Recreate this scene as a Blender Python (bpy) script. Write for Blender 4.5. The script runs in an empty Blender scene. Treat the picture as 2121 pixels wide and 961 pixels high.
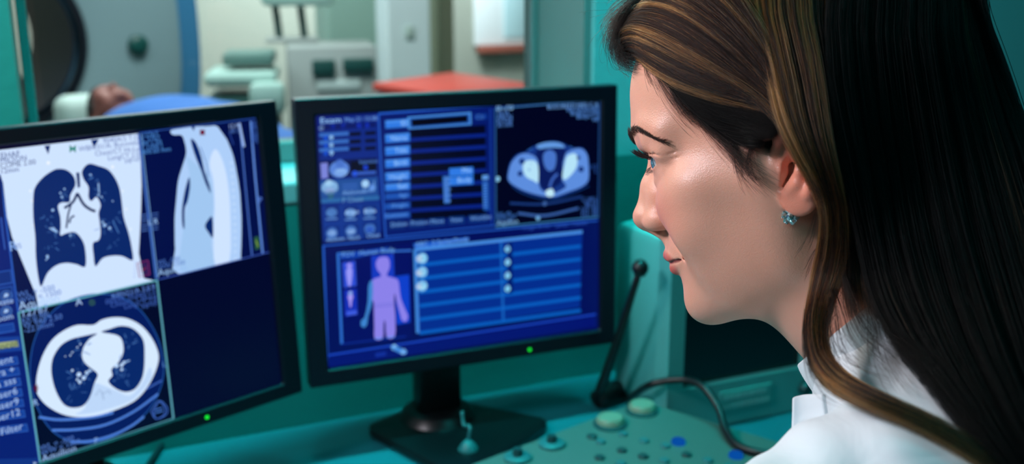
import bpy, bmesh, math, random
import numpy as np
from mathutils import Vector, Matrix
from mathutils.geometry import tessellate_polygon
random.seed(7); RNG=np.random.default_rng(11)
SC=bpy.context.scene; COL=SC.collection
HQ=1.0
# ---------------- camera geometry ----------------
F=2130.; PITCH=math.radians(14.); CAM=np.array([0,0,1.34])
RX=np.array([1.,0,0]); RF=np.array([0,math.cos(PITCH),-math.sin(PITCH)]); RU=np.array([0,math.sin(PITCH),math.cos(PITCH)])
def ray(px,py): return RX*(px-1060.5)/F+RU*(-(py-480.5)/F)+RF
def at(px,py,d): return CAM+ray(px,py)*d
def onz(px,py,z):
    r=ray(px,py); return CAM+r*((z-CAM[2])/r[2])
def onplane(px,py,c,n):
    r=ray(px,py); return CAM+r*(((c-CAM)@n)/(r@n))
def proj(P):
    v=np.asarray(P)-CAM; d=v@RF
    return np.stack([1060.5+F*(v@RX)/d,480.5-F*(v@RU)/d],-1)
# ---------------- materials ----------------
def lin(c):
    return tuple((x/255./12.92 if x/255.<=.04045 else ((x/255.+.055)/1.055)**2.4) for x in c)
def mat(name,col,rough=.5,metal=0.,spec=.5,bump=0.,bscale=200.,var=0.,vscale=8.,coat=0.):
    m=bpy.data.materials.new(name); m.use_nodes=True; nt=m.node_tree; b=nt.nodes['Principled BSDF']
    c=lin(col)+(1,)
    b.inputs['Base Color'].default_value=c; b.inputs['Roughness'].default_value=rough; b.inputs['Metallic'].default_value=metal
    b.inputs['Specular IOR Level'].default_value=spec
    if coat: b.inputs['Coat Weight'].default_value=coat
    tc=nt.nodes.new('ShaderNodeTexCoord')
    if var:
        n=nt.nodes.new('ShaderNodeTexNoise'); n.inputs['Scale'].default_value=vscale; n.inputs['Detail'].default_value=5
        nt.links.new(tc.outputs['Object'],n.inputs['Vector'])
        mx=nt.nodes.new('ShaderNodeMix'); mx.data_type='RGBA'
        mx.inputs[6].default_value=tuple(x*(1-var) for x in c[:3])+(1,); mx.inputs[7].default_value=tuple(min(1,x*(1+var)) for x in c[:3])+(1,)
        nt.links.new(n.outputs['Fac'],mx.inputs[0]); nt.links.new(mx.outputs[2],b.inputs['Base Color'])
    if bump:
        n=nt.nodes.new('ShaderNodeTexNoise'); n.inputs['Scale'].default_value=bscale; n.inputs['Detail'].default_value=4
        nt.links.new(tc.outputs['Object'],n.inputs['Vector'])
        bp=nt.nodes.new('ShaderNodeBump'); bp.inputs['Strength'].default_value=bump; bp.inputs['Distance'].default_value=.002
        nt.links.new(n.outputs['Fac'],bp.inputs['Height']); nt.links.new(bp.outputs['Normal'],b.inputs['Normal'])
    return m
def emis(name,col,s=1.):
    m=bpy.data.materials.new(name); m.use_nodes=True; nt=m.node_tree; nt.nodes.clear()
    o=nt.nodes.new('ShaderNodeOutputMaterial'); e=nt.nodes.new('ShaderNodeEmission')
    e.inputs[0].default_value=lin(col)+(1,); e.inputs[1].default_value=s; nt.links.new(e.outputs[0],o.inputs[0]); return m
# ---------------- objects ----------------
def tag(o,label=None,cat=None,group=None,kind=None):
    if label: o['label']=label
    if cat: o['category']=cat
    if group: o['group']=group
    if kind: o['kind']=kind
    return o
def empty(name,loc=(0,0,0),M=None):
    o=bpy.data.objects.new(name,None); COL.objects.link(o); o.empty_display_size=.05
    if M is not None: o.matrix_world=M
    else: o.location=loc
    return o
def frameM(c,X,Y,Z):
    return Matrix(((X[0],Y[0],Z[0],c[0]),(X[1],Y[1],Z[1],c[1]),(X[2],Y[2],Z[2],c[2]),(0,0,0,1)))
def link(name,me,parent=None,m=None,smooth=None,M=None):
    o=bpy.data.objects.new(name,me); COL.objects.link(o)
    if m is not None:
        for k in (m if isinstance(m,(list,tuple)) else [m]): me.materials.append(k)
    if smooth:
        me.shade_smooth()
        if smooth is not True:
            try: me.set_sharp_from_angle(angle=math.radians(smooth))
            except Exception: pass
    if parent is not None: o.parent=parent
    if M is not None: o.matrix_local=M
    return o
class MB:
    def __init__(s): s.bm=bmesh.new()
    def box(s,c,size,M=None,bev=0.,seg=2,taper=None):
        r=bmesh.ops.create_cube(s.bm,size=1.0); vs=r['verts']
        for v in vs:
            t=1.
            if taper is not None and v.co.z>0: t=taper
            v.co=Vector((v.co.x*size[0]*t+c[0],v.co.y*size[1]*t+c[1],v.co.z*size[2]+c[2]))
        if bev:
            es=list({e for v in vs for e in v.link_edges})
            rr=bmesh.ops.bevel(s.bm,geom=es,offset=bev,segments=seg,profile=.5,affect='EDGES')
            vs=list({v for f in rr['faces'] for v in f.verts}|{v for v in vs if v.is_valid})
        if M is not None: bmesh.ops.transform(s.bm,matrix=M,verts=[v for v in vs if v.is_valid])
        return s
    def lathe(s,prof,M=None,seg=32,cap=True):
        rings=[]
        for r,z in prof:
            rings.append([s.bm.verts.new((r*math.cos(2*math.pi*i/seg),r*math.sin(2*math.pi*i/seg),z)) for i in range(seg)])
        for a,b in zip(rings[:-1],rings[1:]):
            for i in range(seg): s.bm.faces.new((a[i],a[(i+1)%seg],b[(i+1)%seg],b[i]))
        if cap:
            s.bm.faces.new(rings[0][::-1]); s.bm.faces.new(rings[-1])
        if M is not None: bmesh.ops.transform(s.bm,matrix=M,verts=[v for r in rings for v in r])
        return s
    def tube(s,pts,r,seg=12,sub=6):
        P=spline(np.array(pts,float),sub) if len(pts)>2 and sub>1 else np.array(pts,float)
        n=len(P); rr=np.interp(np.linspace(0,1,n),np.linspace(0,1,len(r)),r) if hasattr(r,'__len__') else np.full(n,r)
        T=np.gradient(P,axis=0); T/=np.linalg.norm(T,axis=1)[:,None]+1e-12
        a=np.array([0,0,1.]) if abs(T[0][2])<.9 else np.array([1.,0,0])
        N=np.cross(T[0],a); N/=np.linalg.norm(N); rings=[]
        for i in range(n):
            N=N-T[i]*(N@T[i]); N/=np.linalg.norm(N); B=np.cross(T[i],N)
            rings.append([s.bm.verts.new(P[i]+rr[i]*(N*math.cos(2*math.pi*k/seg)+B*math.sin(2*math.pi*k/seg))) for k in range(seg)])
        for a_,b_ in zip(rings[:-1],rings[1:]):
            for k in range(seg): s.bm.faces.new((a_[k],a_[(k+1)%seg],b_[(k+1)%seg],b_[k]))
        s.bm.faces.new(rings[0][::-1]); s.bm.faces.new(rings[-1]); return s
    def prism(s,poly,z0,z1,M=None,bev=0.):
        a=[s.bm.verts.new((x,y,z0)) for x,y in poly]; b=[s.bm.verts.new((x,y,z1)) for x,y in poly]; n=len(poly)
        fs=[s.bm.faces.new(a[::-1]),s.bm.faces.new(b)]
        for i in range(n): fs.append(s.bm.faces.new((a[i],a[(i+1)%n],b[(i+1)%n],b[i])))
        vs=a+b
        if bev:
            es=list({e for f in fs[:2] for e in f.edges})
            rr=bmesh.ops.bevel(s.bm,geom=es,offset=bev,segments=2,profile=.5,affect='EDGES')
            vs=list({v for f in rr['faces'] for v in f.verts}|{v for v in vs if v.is_valid})
        if M is not None: bmesh.ops.transform(s.bm,matrix=M,verts=[v for v in vs if v.is_valid])
        return s
    def build(s,name,m,parent=None,smooth=None):
        bmesh.ops.recalc_face_normals(s.bm,faces=s.bm.faces[:])
        me=bpy.data.meshes.new(name); s.bm.to_mesh(me); s.bm.free()
        return link(name,me,parent,m,smooth)
def spline(P,sub=8,closed=False):
    P=np.asarray(P,float); n=len(P); out=[]
    if closed: idx=lambda i:P[i%n]; rng=range(n)
    else:
        idx=lambda i:P[i] if 0<=i<n else (2*P[0]-P[1] if i<0 else 2*P[-1]-P[-2]); rng=range(n-1)
    for i in rng:
        a,b,c,d=idx(i-1),idx(i),idx(i+1),idx(i+2)
        for t in np.arange(sub)/sub:
            out.append(.5*((2*b)+(-a+c)*t+(2*a-5*b+4*c-d)*t*t+(-a+3*b-3*c+d)*t**3))
    if not closed: out.append(P[-1])
    return np.array(out)
def resample(P,n):
    P=np.asarray(P,float); d=np.r_[0,np.cumsum(np.linalg.norm(np.diff(P,axis=0),axis=1))]; u=np.linspace(0,d[-1],n)
    return np.stack([np.interp(u,d,P[:,k]) for k in range(P.shape[1])],1)
# text and flat polygons on a plane
_TXT={}
def text_tris(s,bold=False):
    if s in _TXT: return _TXT[s]
    c=bpy.data.curves.new('t','FONT'); c.body=s; c.size=1.0; c.resolution_u=2
    o=bpy.data.objects.new('t',c); COL.objects.link(o)
    dg=bpy.context.evaluated_depsgraph_get(); dg.update()
    me=o.evaluated_get(dg).to_mesh()
    V=np.array([v.co[:2] for v in me.vertices]) if len(me.vertices) else np.zeros((0,2)); me.calc_loop_triangles()
    T=[tuple(t.vertices) for t in me.loop_triangles]
    o.evaluated_get(dg).to_mesh_clear(); bpy.data.objects.remove(o); bpy.data.curves.remove(c)
    _TXT[s]=(V,T); return V,T
# ---------------- displays: flat pictures built of coloured polygons ----------------
MS=.42/.51; MW=.42; MH=.4271*MS
def monpose(p):
    x,y,z,yaw,tilt=p
    X=np.array([math.cos(yaw),math.sin(yaw),0]); Z=np.array([0,0,1.]); N=np.cross(X,Z); U=Z*math.cos(tilt)-N*math.sin(tilt)
    c=CAM+(np.array([x,y,z])-CAM)*MS
    return c,X,U,np.cross(X,U)
def ring(mb,o,i,z0,z1,M=None):
    v=[[mb.bm.verts.new((x,y,z)) for x,y in p] for p,z in ((o,z0),(o,z1),(i,z1),(i,z0))]
    for a,b in zip(v,v[1:]+v[:1]):
        for k in range(4): mb.bm.faces.new((a[k],a[(k+1)%4],b[(k+1)%4],b[k]))
    if M is not None: bmesh.ops.transform(mb.bm,matrix=M,verts=[q for w in v for q in w])
class Pic:
    def __init__(s,pose,conv): s.c,s.X,s.U,s.N=pose; s.conv=conv; s.V=[];s.Fc=[];s.C=[];s.k=0
    def loc(s,p,raw=False):
        q=p if raw else s.conv(*p)
        P=onplane(q[0],q[1],s.c,s.N)-s.c; return np.array([P@s.X,P@s.U])
    def tris(s,V2,T,col,step=1):
        s.k+=step; z=.0002+s.k*8e-6; b=len(s.V)
        s.V+= [(v[0],v[1],z) for v in V2]
        s.Fc+=[(a+b,c+b,d+b) for a,c,d in T]; s.C+=[lin(col)]*len(T)
    def poly(s,pts,col,smooth=0,step=1,local=False):
        P=np.array([p if local else s.loc(p) for p in pts])
        if smooth: P=spline(P,smooth,closed=True)
        T=tessellate_polygon([[Vector((a,b,0)) for a,b in P]]); s.tris(P,T,col,step)
    def line(s,pts,w,col,smooth=0,local=False):
        P=np.array([p if local else s.loc(p) for p in pts])
        if smooth: P=spline(P,smooth)
        D=np.gradient(P,axis=0); D/=np.linalg.norm(D,axis=1)[:,None]+1e-12; Nn=np.stack([-D[:,1],D[:,0]],1)*w/2
        Q=np.concatenate([P+Nn,P-Nn]); n=len(P)
        T=[t for i in range(n-1) for t in ((i,i+1,n+i),(i+1,n+i+1,n+i))]; s.tris(Q,T,col)
    def rect(s,x0,y0,x1,y1,col):   # conv pixel rectangle spanned by two opposite corners, square to the monitor
        a=s.loc((x0,y0)); b=s.loc((x1,y1)); s.poly([(a[0],a[1]),(b[0],a[1]),(b[0],b[1]),(a[0],b[1])],col,local=True)
    def quad(s,a,b,c,d,col): s.poly([a,b,c,d],col)
    def disc(s,p,r,col,ry=None,rot=0.):
        c=s.loc(p); ry=ry or r
        Q=[]
        for i in range(14):
            t=2*math.pi*i/14; x,y=r*math.cos(t),ry*math.sin(t)
            Q.append((c[0]+x*math.cos(rot)-y*math.sin(rot),c[1]+x*math.sin(rot)+y*math.cos(rot)))
        s.poly(Q,col,local=True,step=0)
    def text(s,p,t,h,col,right=False,sx=1.):
        V,T=text_tris(t)
        if not len(V): return
        o=s.loc(p); k=h/.72; W=V[:,0].max()*k*sx
        Q=np.stack([V[:,0]*k*sx+o[0]-(W if right else 0),V[:,1]*k+o[1]],1); s.tris(Q,T,col)
    def mesh(s,name,parent,m):
        me=bpy.data.meshes.new(name); me.from_pydata([tuple(map(float,v)) for v in s.V],[],s.Fc)
        # make every triangle face the viewer
        bm=bmesh.new(); bm.from_mesh(me); lay=bm.loops.layers.float_color.new('shade')
        bm.faces.ensure_lookup_table()
        for f,c in zip(bm.faces,s.C):
            for l in f.loops: l[lay]=(c[0],c[1],c[2],1)
        for f in bm.faces:
            f.normal_update()
            if f.normal.z<0: f.normal_flip()
        bm.to_mesh(me); bm.free()
        return link(name,me,parent,m)
def screen_mat(name,strength,pix=0.):
    m=bpy.data.materials.new(name); m.use_nodes=True; nt=m.node_tree; nt.nodes.clear()
    o=nt.nodes.new('ShaderNodeOutputMaterial'); e=nt.nodes.new('ShaderNodeEmission'); a=nt.nodes.new('ShaderNodeAttribute'); a.attribute_name='shade'
    e.inputs[1].default_value=strength
    nt.links.new(a.outputs['Color'],e.inputs[0])
    g=nt.nodes.new('ShaderNodeBsdfGlossy'); g.inputs['Roughness'].default_value=.25; g.inputs['Color'].default_value=(.02,.02,.02,1)
    ad=nt.nodes.new('ShaderNodeAddShader'); nt.links.new(e.outputs[0],ad.inputs[0]); nt.links.new(g.outputs[0],ad.inputs[1]); nt.links.new(ad.outputs[0],o.inputs[0])
    return m
M_BEZ=mat('monitor black plastic',(9,14,28),.38,spec=.35,bump=.05,bscale=900)
M_STAND=mat('stand black plastic',(10,12,15),.35,spec=.4)
M_LED=emis('green led',(20,215,50),1.6)
M_SCR=screen_mat('display',1.02)
M_LOGO=mat('faint logo print',(60,75,110),.5)
LEDP=(.0986*MS,-.2027*MS)
def monitor(pose,label,pic,basez,scr,foot=None,npx=((862,880),(950,872))):
    c,X,U,N=pose
    r=empty('computer_monitor',M=frameM(c,X,U,N)); tag(r,label,'monitor',None)
    x0,x1,y0,y1=scr; b=MB(); dpt=.018
    # front frame as four mitred bars, rounded outer corners through bevel
    W2,H2=MW/2,MH/2
    o=[(-W2,-H2),(W2,-H2),(W2,H2),(-W2,H2)]; i=[(x0,y0),(x1,y0),(x1,y1),(x0,y1)]
    ring(b,o,i,-.016,.006)
    bz=b.build('bezel',M_BEZ,r); md=bz.modifiers.new('b','BEVEL'); md.width=.003; md.segments=3; md.limit_method='ANGLE'
    b=MB(); b.box((0,0,-.030),(MW-.012,MH-.012,.028),bev=.006); b.box((0,-.01,-.050),(MW*.55,MH*.5,.02),bev=.008)
    b.build('back_shell',M_BEZ,r,30)
    pic.mesh('screen',r,M_SCR)
    MB().lathe([(.0022,.0055),(.0022,.0068),(.0016,.0073)],Matrix.Translation((LEDP[0],LEDP[1],0)),16).build('power_light',M_LED,r)
    # stand in world coordinates, then parented
    inv=r.matrix_world.inverted()
    Zw=np.array([0,0,1.]); Yw=np.cross(Zw,X)       # away from viewer
    def world_part(mb,name,m,sm=None):
        o_=mb.build(name,m,None,sm); o_.parent=r; o_.matrix_parent_inverse=inv; return o_
    if foot is None:
        top=c-N*.06; ft=np.array([top[0],top[1],basez]); pts=[ft[:2]+X[:2]*a_+Yw[:2]*b_ for a_,b_ in ((-.12,-.13),(.12,-.13),(.12,.045),(-.12,.045))]
    else:
        pts=[p_[:2] for p_ in foot]; q1=onz(*npx[0],basez); q2=onz(*npx[1],basez); ft=(q1+q2)/2
    Mb=frameM(ft,X,Yw,Zw); hh=c[2]-.07-basez
    nk_=MB(); nk_.box((0,0,hh/2),(.060,.034,hh),Mb,bev=.006)
    bt=c-N*.045; bt[2]=c[2]-.09; nk_.box((0,0,0),(.075,.05,.12),frameM((bt+np.array([ft[0],ft[1],bt[2]]))/2,X,Yw,Zw),bev=.006); world_part(nk_,'stand_neck',M_STAND,30)
    ctr=sum(pts)/4; poly=[tuple(q) for q in spline(np.array([ctr+(p_-ctr)*f_ +0 for p_ in pts for f_ in (1,)]),1,closed=True)]
    rp=[]
    for k_ in range(4):
        a_,b_,c_=pts[k_-1],pts[k_],pts[(k_+1)%4]
        for t_ in (0,.33,.66,1.): u_=b_+(a_-b_)*.10*(1-t_)**1+(c_-b_)*.10*t_; rp.append(tuple(u_*(1)+ (b_-u_)*.35*math.sin(math.pi*t_)))
    st=MB(); st.prism(rp,basez,basez+.012,None,bev=.003); st.lathe([(.052,.0),(.045,.010),(.038,.014)],Matrix.Translation((ft[0],ft[1],basez+.012)),40); world_part(st,'stand_base',M_STAND,30)
    return r
# ---- left display ----
def cvL(x,y): return (x,y)
def L1(x,y): return (x*.4161,200+y*.4161)
def L2(x,y): return (x*.4172,560+y*.4172)
WH=(205,226,255); WH2=(172,205,248); LU=(8,38,104); BG=(3,14,70); NV=(2,6,42); LN=(70,130,205)
PL=monpose((-.4984,1.2402,.9587,.8047,.0653))
def vessels(p,fn,pts,n,ln,col,w):
    for cx,cy,rad in pts:
        for _ in range(n):
            a=random.uniform(0,6.28); r=random.uniform(.1,1)*rad; x,y=cx+r*math.cos(a),cy+r*math.sin(a); l=ln*random.uniform(.4,1.2)
            a2=a+random.uniform(-.4,.4)
            p.line([fn(x,y),fn(x+l*math.cos(a2),y+l*math.sin(a2))],w*random.uniform(.5,1.2),col)
def left_pic():
    p=Pic(PL,cvL); SX0,SX1,SY0,SY1=-.1875,.1840,-.1585,.1595
    p.poly([(SX0,SY0),(SX1,SY0),(SX1,SY1),(SX0,SY1)],NV,local=True)
    f,g=L1,L2
    # upper panels background
    p.poly([f(-60,290),f(1285,108),f(1338,775),f(775,915),g(775,45),g(88,205),f(40,700),f(-5,395),f(-60,400)],BG)
    # tool column on the left
    q=p.loc(f(0,400)); w=p.loc(g(193,955))
    p.poly([(SX0,SY1),(q[0],SY1),(q[0],q[1]),(w[0],SY0),(SX0,SY0)],(8,30,112),local=True)
    p.line([f(-10,300),f(2,400),f(75,961),g(90,205),g(198,958)],.0016,(40,90,190))
    # coronal chest picture
    p.poly([f(-30,272),f(0,266),f(350,225),f(688,183),f(700,330),f(706,480),f(698,640),f(690,780),f(716,905),g(765,50),g(190,185),g(176,110),f(165,955),f(122,850),f(60,700),f(34,600),f(15,430),f(0,385),f(-30,390)],WH)
    p.poly([f(220,246),f(250,242),f(240,288)],LU); p.poly([f(452,216),f(492,212),f(468,256)],LU)
    for a in ((240,330,10),(560,350,9),(150,470,6),(160,520,6),(168,640,6),(610,470,6),(628,560,6),(650,660,6)): p.disc(f(a[0],a[1]),a[2]*.00018,(235,243,255))
    p.poly([f(*a) for a in [(285,360),(330,365),(365,395),(375,440),(350,490),(345,525),(305,528),(288,548),(300,600),(302,650),(300,690),(330,680),(370,675),(400,700),(422,750),(425,845),(380,835),(330,828),(280,840),(235,880),(205,945),(190,900),(178,800),(175,700),(165,600),(165,500),(175,450),(210,405),(250,375)]],LU,4)
    p.poly([f(*a) for a in [(440,335),(490,345),(540,365),(575,410),(595,460),(605,520),(615,600),(640,680),(655,750),(660,815),(610,795),(560,792),(510,805),(475,845),(465,790),(462,730),(490,715),(500,680),(495,620),(490,580),(500,540),(480,500),(455,520),(440,500),(440,450),(415,410),(408,370)]],LU,4)
    p.poly([f(378,378),f(395,378),f(399,450),f(386,455)],LU)
    D=(6,28,84)
    p.line([f(385,480),f(362,525),f(320,555)],.0026,D,4); p.line([f(385,482),f(415,535),f(450,562),f(475,571)],.0028,D,4)
    p.line([f(352,540),f(338,590),f(330,655)],.0018,D,4); p.line([f(345,630),f(352,605),f(370,592)],.0018,D,4)
    V1=(150,190,240); V2=(70,120,190)
    for a in [(262,565,7),(300,480,5),(308,500,6),(490,490,6),(505,500,5),(450,390,6),(490,440,4),(520,640,9),(545,655,8),(510,625,6),(560,520,4),(265,660,9),(275,668,7),(350,690,6),(235,795,7),(320,460,5),(430,640,1)]: p.disc(f(a[0],a[1]),a[2]*.00020,V1)
    vessels(p,f,[(310,480,28),(505,480,40),(520,650,34),(270,665,34),(240,740,40),(560,740,50),(350,720,30),(560,600,40),(230,600,40),(480,400,30)],5,22,V2,.0006)
    p.line([f(245,655),f(268,662),f(285,675)],.0016,V1); p.line([f(488,430),f(492,480)],.0012,V1); p.line([f(240,800),f(225,815)],.001,V1); p.line([f(560,620),f(590,680)],.001,V2)
    for a in [(255,660,3),(360,560,6),(300,940,16),(600,860,20)]: pass
    # corner words over the picture
    K=(40,62,140)
    p.text((1,328),'EHAF',.0055,K); p.text((0,338),'MILSON',.0050,K); p.text((0,349),'COME 2.00',.0050,(25,45,120)); p.text((0,360),'12mm',.0050,K)
    for i,(a,tx) in enumerate([((286,288),'9040A/2 T.C'),((286,299),'WBN:01/A: Bucovela'),((287,312),'Chest/CT Hi-Lu'),((288,324),'LungCT 2.0'),((289,335),'HF+F')]): p.text(a,tx,.0052,(90,110,175),right=True)
    # bow-tie marker
    for s_ in (-1,1): p.poly([f(360,258),f(360+s_*15,243),f(360+s_*15,277)],(0,140,120))
    p.line([f(345,243),f(375,277)],.001,(0,120,110)); p.line([f(345,277),f(375,243)],.001,(0,120,110))
    # dark gap and frame between the two upper pictures
    p.poly([f(688,183),f(770,172),f(845,178),f(848,190),f(905,205),f(920,240),f(925,290),f(900,360),f(880,440),f(872,560),f(866,700),f(885,882),f(775,910),f(715,900),f(690,780),f(700,560),f(704,400)],BG)
    p.line([f(688,185),f(722,480),f(775,905)],.0022,(58,100,185)); p.line([f(700,185),f(734,480),f(784,905)],.0008,(120,170,230))
    for i,tx in enumerate(['12767','L 2767','W 1.50','[ 1500 ]','800.60 mm']): p.text(f(706,205+i*21),tx,.0052,LN)
    # sagittal picture
    p.poly([f(*a) for a in [(848,168),(900,158),(960,150),(1030,148),(1082,150),(1130,220),(1160,300),(1180,400),(1195,500),(1200,650),(1196,790),(1188,812),(885,882),(870,760),(868,680),(868,600),(875,520),(885,420),(905,350),(925,280),(915,220),(900,192),(858,190)]],WH2,3)
    p.poly([f(*a) for a in [(925,300),(965,330),(1040,400),(1060,520),(1055,620),(1050,740),(1062,840),(900,872),(905,700),(925,560),(945,420)]],(160,198,240),3)
    p.poly([f(*a) for a in [(1070,260),(1110,330),(1135,450),(1145,600),(1140,820),(1070,838),(1060,700),(1066,560),(1060,420),(1040,330)]],WH,3)
    for i in range(15): p.disc(f(1150+i*1.2+6*math.sin(i*.2),330+i*34),.0022,(188,216,252),.0016)
    p.poly([f(*a) for a in [(948,208),(975,232),(1000,300),(1015,370),(1040,440),(1046,482),(1020,430),(1000,370),(975,310),(955,250)]],LU,2)
    p.line([f(995,250),f(1025,330),f(1035,400)],.0008,(60,100,170)); p.poly([f(950,150),f(968,149),f(962,172)],LU)
    p.poly([f(*a) for a in [(940,400),(944,450),(932,520),(917,560),(916,655),(906,640),(903,570),(912,500),(925,440)]],LU,3)
    p.poly([f(*a) for a in [(1055,600),(1058,700),(1038,680),(1018,645),(1035,612)]],LU,3)
    p.poly([f(*a) for a in [(1082,150),(1280,108),(1298,300),(1330,770),(1196,806),(1202,640),(1192,480),(1178,380),(1158,290),(1128,215)]],BG)
    p.line([f(1190,130),f(1222,470),f(1252,790)],.0016,(70,110,200)); p.line([f(1245,122),f(1268,400),f(1305,780)],.0022,(95,140,225)); p.line([f(1188,132),f(1212,250)],.0030,(150,180,235))
    p.line([f(1140,180),f(1160,240)],.0010,(40,70,160))
    for i in range(9): p.text(f(1250,138+i*12),random.choice(['840','A:06','2.80','512','F+E','0.5','R 12']),.0042,(60,100,185))
    p.text(f(1135,160),'12 M',.0050,(150,180,235)); p.text(f(1140,185),'HF 2',.0045,(80,120,200))
    p.disc(f(1005,178),.0030,(120,30,70)); p.line([f(992,165),f(1018,192)],.001,(90,10,40)); p.line([f(992,192),f(1018,165)],.001,(90,10,40))
    p.line([f(775,915),f(1338,775)],.0016,(60,90,190)); p.line([f(690,180),f(1285,106)],.0010,(40,80,170))
    for y in (590,605,620,640,655,670): p.line([f(700,y),f(732,y-5)],.0008,(80,120,200)); p.line([f(748,y-6),f(785,y-12)],.0008,(70,110,190))
    p.text(f(735,640),'L R',.0060,(150,190,240)); p.text(f(1285,530),'P',.0070,(90,130,220)); p.text(f(45,770),'R',.0095,(140,180,240)); p.text(f(62,760),'H5',.0050,(80,120,200))
    # red square marker
    RC=[f(680,830),f(733,815),f(742,885),f(690,898),f(680,830)]; p.line(RC,.0011,(140,50,110)); p.line([f(694,842),f(722,834),f(728,876),f(700,884),f(694,842)],.0008,(110,60,120)); p.line([f(703,866),f(722,852)],.0009,(170,50,70))
    for i in range(5): p.line([f(672-i,820+i*18),f(668-i,826+i*18)],.0007,(80,110,190))
    p.poly([f(1262,700),f(1284,695),f(1290,755),f(1268,762)],(40,90,60)); p.line([f(1270,715),f(1282,745)],.0008,(160,190,70))
    p.text(f(782,838),'WL -500',.0052,(70,110,190)); p.text(f(785,862),'WW 1500',.0052,(70,110,190)); p.text(f(785,892),'Aquilion',.0072,(150,190,240))
    p.text(g(85,135),'WL = -500',.0058,(80,120,200)); p.text(g(88,165),'WW = 1500',.0058,(80,120,200)); p.text(g(92,197),'Aquilion',.0085,(165,200,245))
    # axial picture
    BR=[g(88,208),g(775,48),g(857,735),g(196,952)]
    p.poly(BR,(2,7,40))
    circ=[g(*a) for a in [(145,450),(165,345),(210,255),(300,165),(400,125),(500,113),(600,130),(690,190),(750,270),(788,350),(808,430),(812,510),(790,600),(740,690),(660,765),(560,825),(450,857),(350,850),(270,810),(210,740),(165,640),(145,545)]]
    p.poly(circ,(30,80,160),3)
    cc=p.loc(g(475,485)); pc=[tuple(cc+(p.loc(a)-cc)*.985) for a in circ]; p.poly(pc,(5,26,92),3,local=True)
    # clip what passes the frame
    p.poly([g(775,48),g(1400,-90),g(1400,620),g(857,735)],NV)
    p.poly([f(775,915),f(1338,775),g(1330,-30),g(778,90)],NV)
    for a in ([(190,727),(300,740),(460,727),(560,705)],[(255,792),(380,788),(520,765),(660,700),(782,612)],[(350,850),(450,845),(560,815),(650,770),(712,724)]):
        p.line([g(*q_) for q_ in a],.0026,(75,125,215),4)
    p.line([g(700,600),g(800,545)],.0016,(60,100,190))
    p.poly([g(*a) for a in [(178,590),(180,520),(205,430),(250,350),(310,300),(380,270),(460,270),(500,245),(560,232),(630,238),(700,275),(750,335),(780,400),(783,450),(760,520),(720,590),(660,650),(560,695),(470,720),(380,727),(300,710),(230,670),(190,625)]],(212,232,255),3)
    p.poly([g(*a) for a in [(450,560),(560,590),(640,620),(700,560),(740,480),(750,530),(700,600),(640,650),(540,685),(450,708),(370,712),(420,680)]],(188,214,248),3)
    p.poly([g(*a) for a in [(265,420),(300,370),(350,340),(410,325),(480,312),(440,340),(410,385),(405,430),(425,465),(470,500),(482,520),(465,560),(450,610),(430,650),(400,675),(350,680),(310,660),(275,600),(255,530),(252,470)]],LU,3)
    p.poly([g(*a) for a in [(500,305),(540,290),(590,275),(640,280),(680,305),(710,350),(715,420),(712,490),(700,540),(670,585),(630,602),(590,595),(550,570),(535,545),(555,520),(550,490),(580,460),(600,430),(610,390),(600,340),(570,318)]],LU,3)
    vessels(p,g,[(400,520,55),(590,470,30),(640,360,45),(360,600,60),(400,390,45),(600,540,35)],9,26,V2,.0007)
    for a in [(388,515,11),(412,532,10),(392,552,8),(425,505,7),(380,540,6),(575,472,10),(600,468,9),(612,455,8),(600,490,7),(440,495,6),(355,495,6),(355,405,4),(380,380,4),(395,365,4),(345,420,4),(320,425,3)]: p.disc(g(a[0],a[1]),a[2]*.00021,(190,220,255))
    p.line([g(612,455),g(640,445)],.0014,V1); p.line([g(415,530),g(440,500),g(455,495)],.0012,V1)
    p.line([g(470,620),g(490,590),g(510,610),g(535,595),g(545,612)],.0018,(165,190,225)); p.line([g(500,600),g(512,640)],.0018,(165,190,225))
    for k in range(4): p.line([BR[k],BR[(k+1)%4]],.0017,(95,170,190))
    for i,tx in enumerate(['12767','kV:0.98L','W 940 2.50','-22.0mm']): p.text(g(100+i*5,232+i*26),tx,.0078 if i==0 else .0058,(140,175,235) if i==0 else (80,120,200))
    for i,tx in enumerate(['KBN21/A 2.0.9','00%50 :M.No/T:2','Chest/CT Hi-Lu','LungCT 2.0','HF+F']): p.text(g(765+i*3,90+i*21),tx,.0056,(95,135,215) if i==0 else (60,95,180),right=True)
    p.text(g(372,175),'A',.0075,(170,200,245)); p.text(g(160,672),'R',.0065,(150,190,240)); p.text(g(802,480),'L',.0065,(80,130,200)); p.text(g(465,857),'P',.0060,(130,170,230))
    for i in range(8):
        a=i*math.pi/4; p.line([g(452+6*math.cos(a),158+6*math.sin(a)),g(452+17*math.cos(a),158+17*math.sin(a))],.0008,(60,110,70))
    for i in range(6):
        a=i*math.pi/3; p.line([g(175,583),g(175+13*math.cos(a),583+20*math.sin(a))],.0011,(90,10,40))
    for r_ in (28,40): p.line([g(785-r_,690+8),g(785,660-r_*.4),g(785+r_,680),g(790+r_*.7,715),g(770,735),g(785-r_,698)],.0010,(60,100,190),3)
    p.line([g(765,690),g(800,680)],.0012,(70,120,210)); p.line([g(765,705),g(805,695)],.0012,(70,120,210))
    p.text(g(195,893),'WL = -500',.0055,(80,120,200)); p.text(g(200,918),'WW = 1500',.0055,(80,120,200)); p.text(g(205,950),'Aquilion',.0075,(150,185,240))
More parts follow.
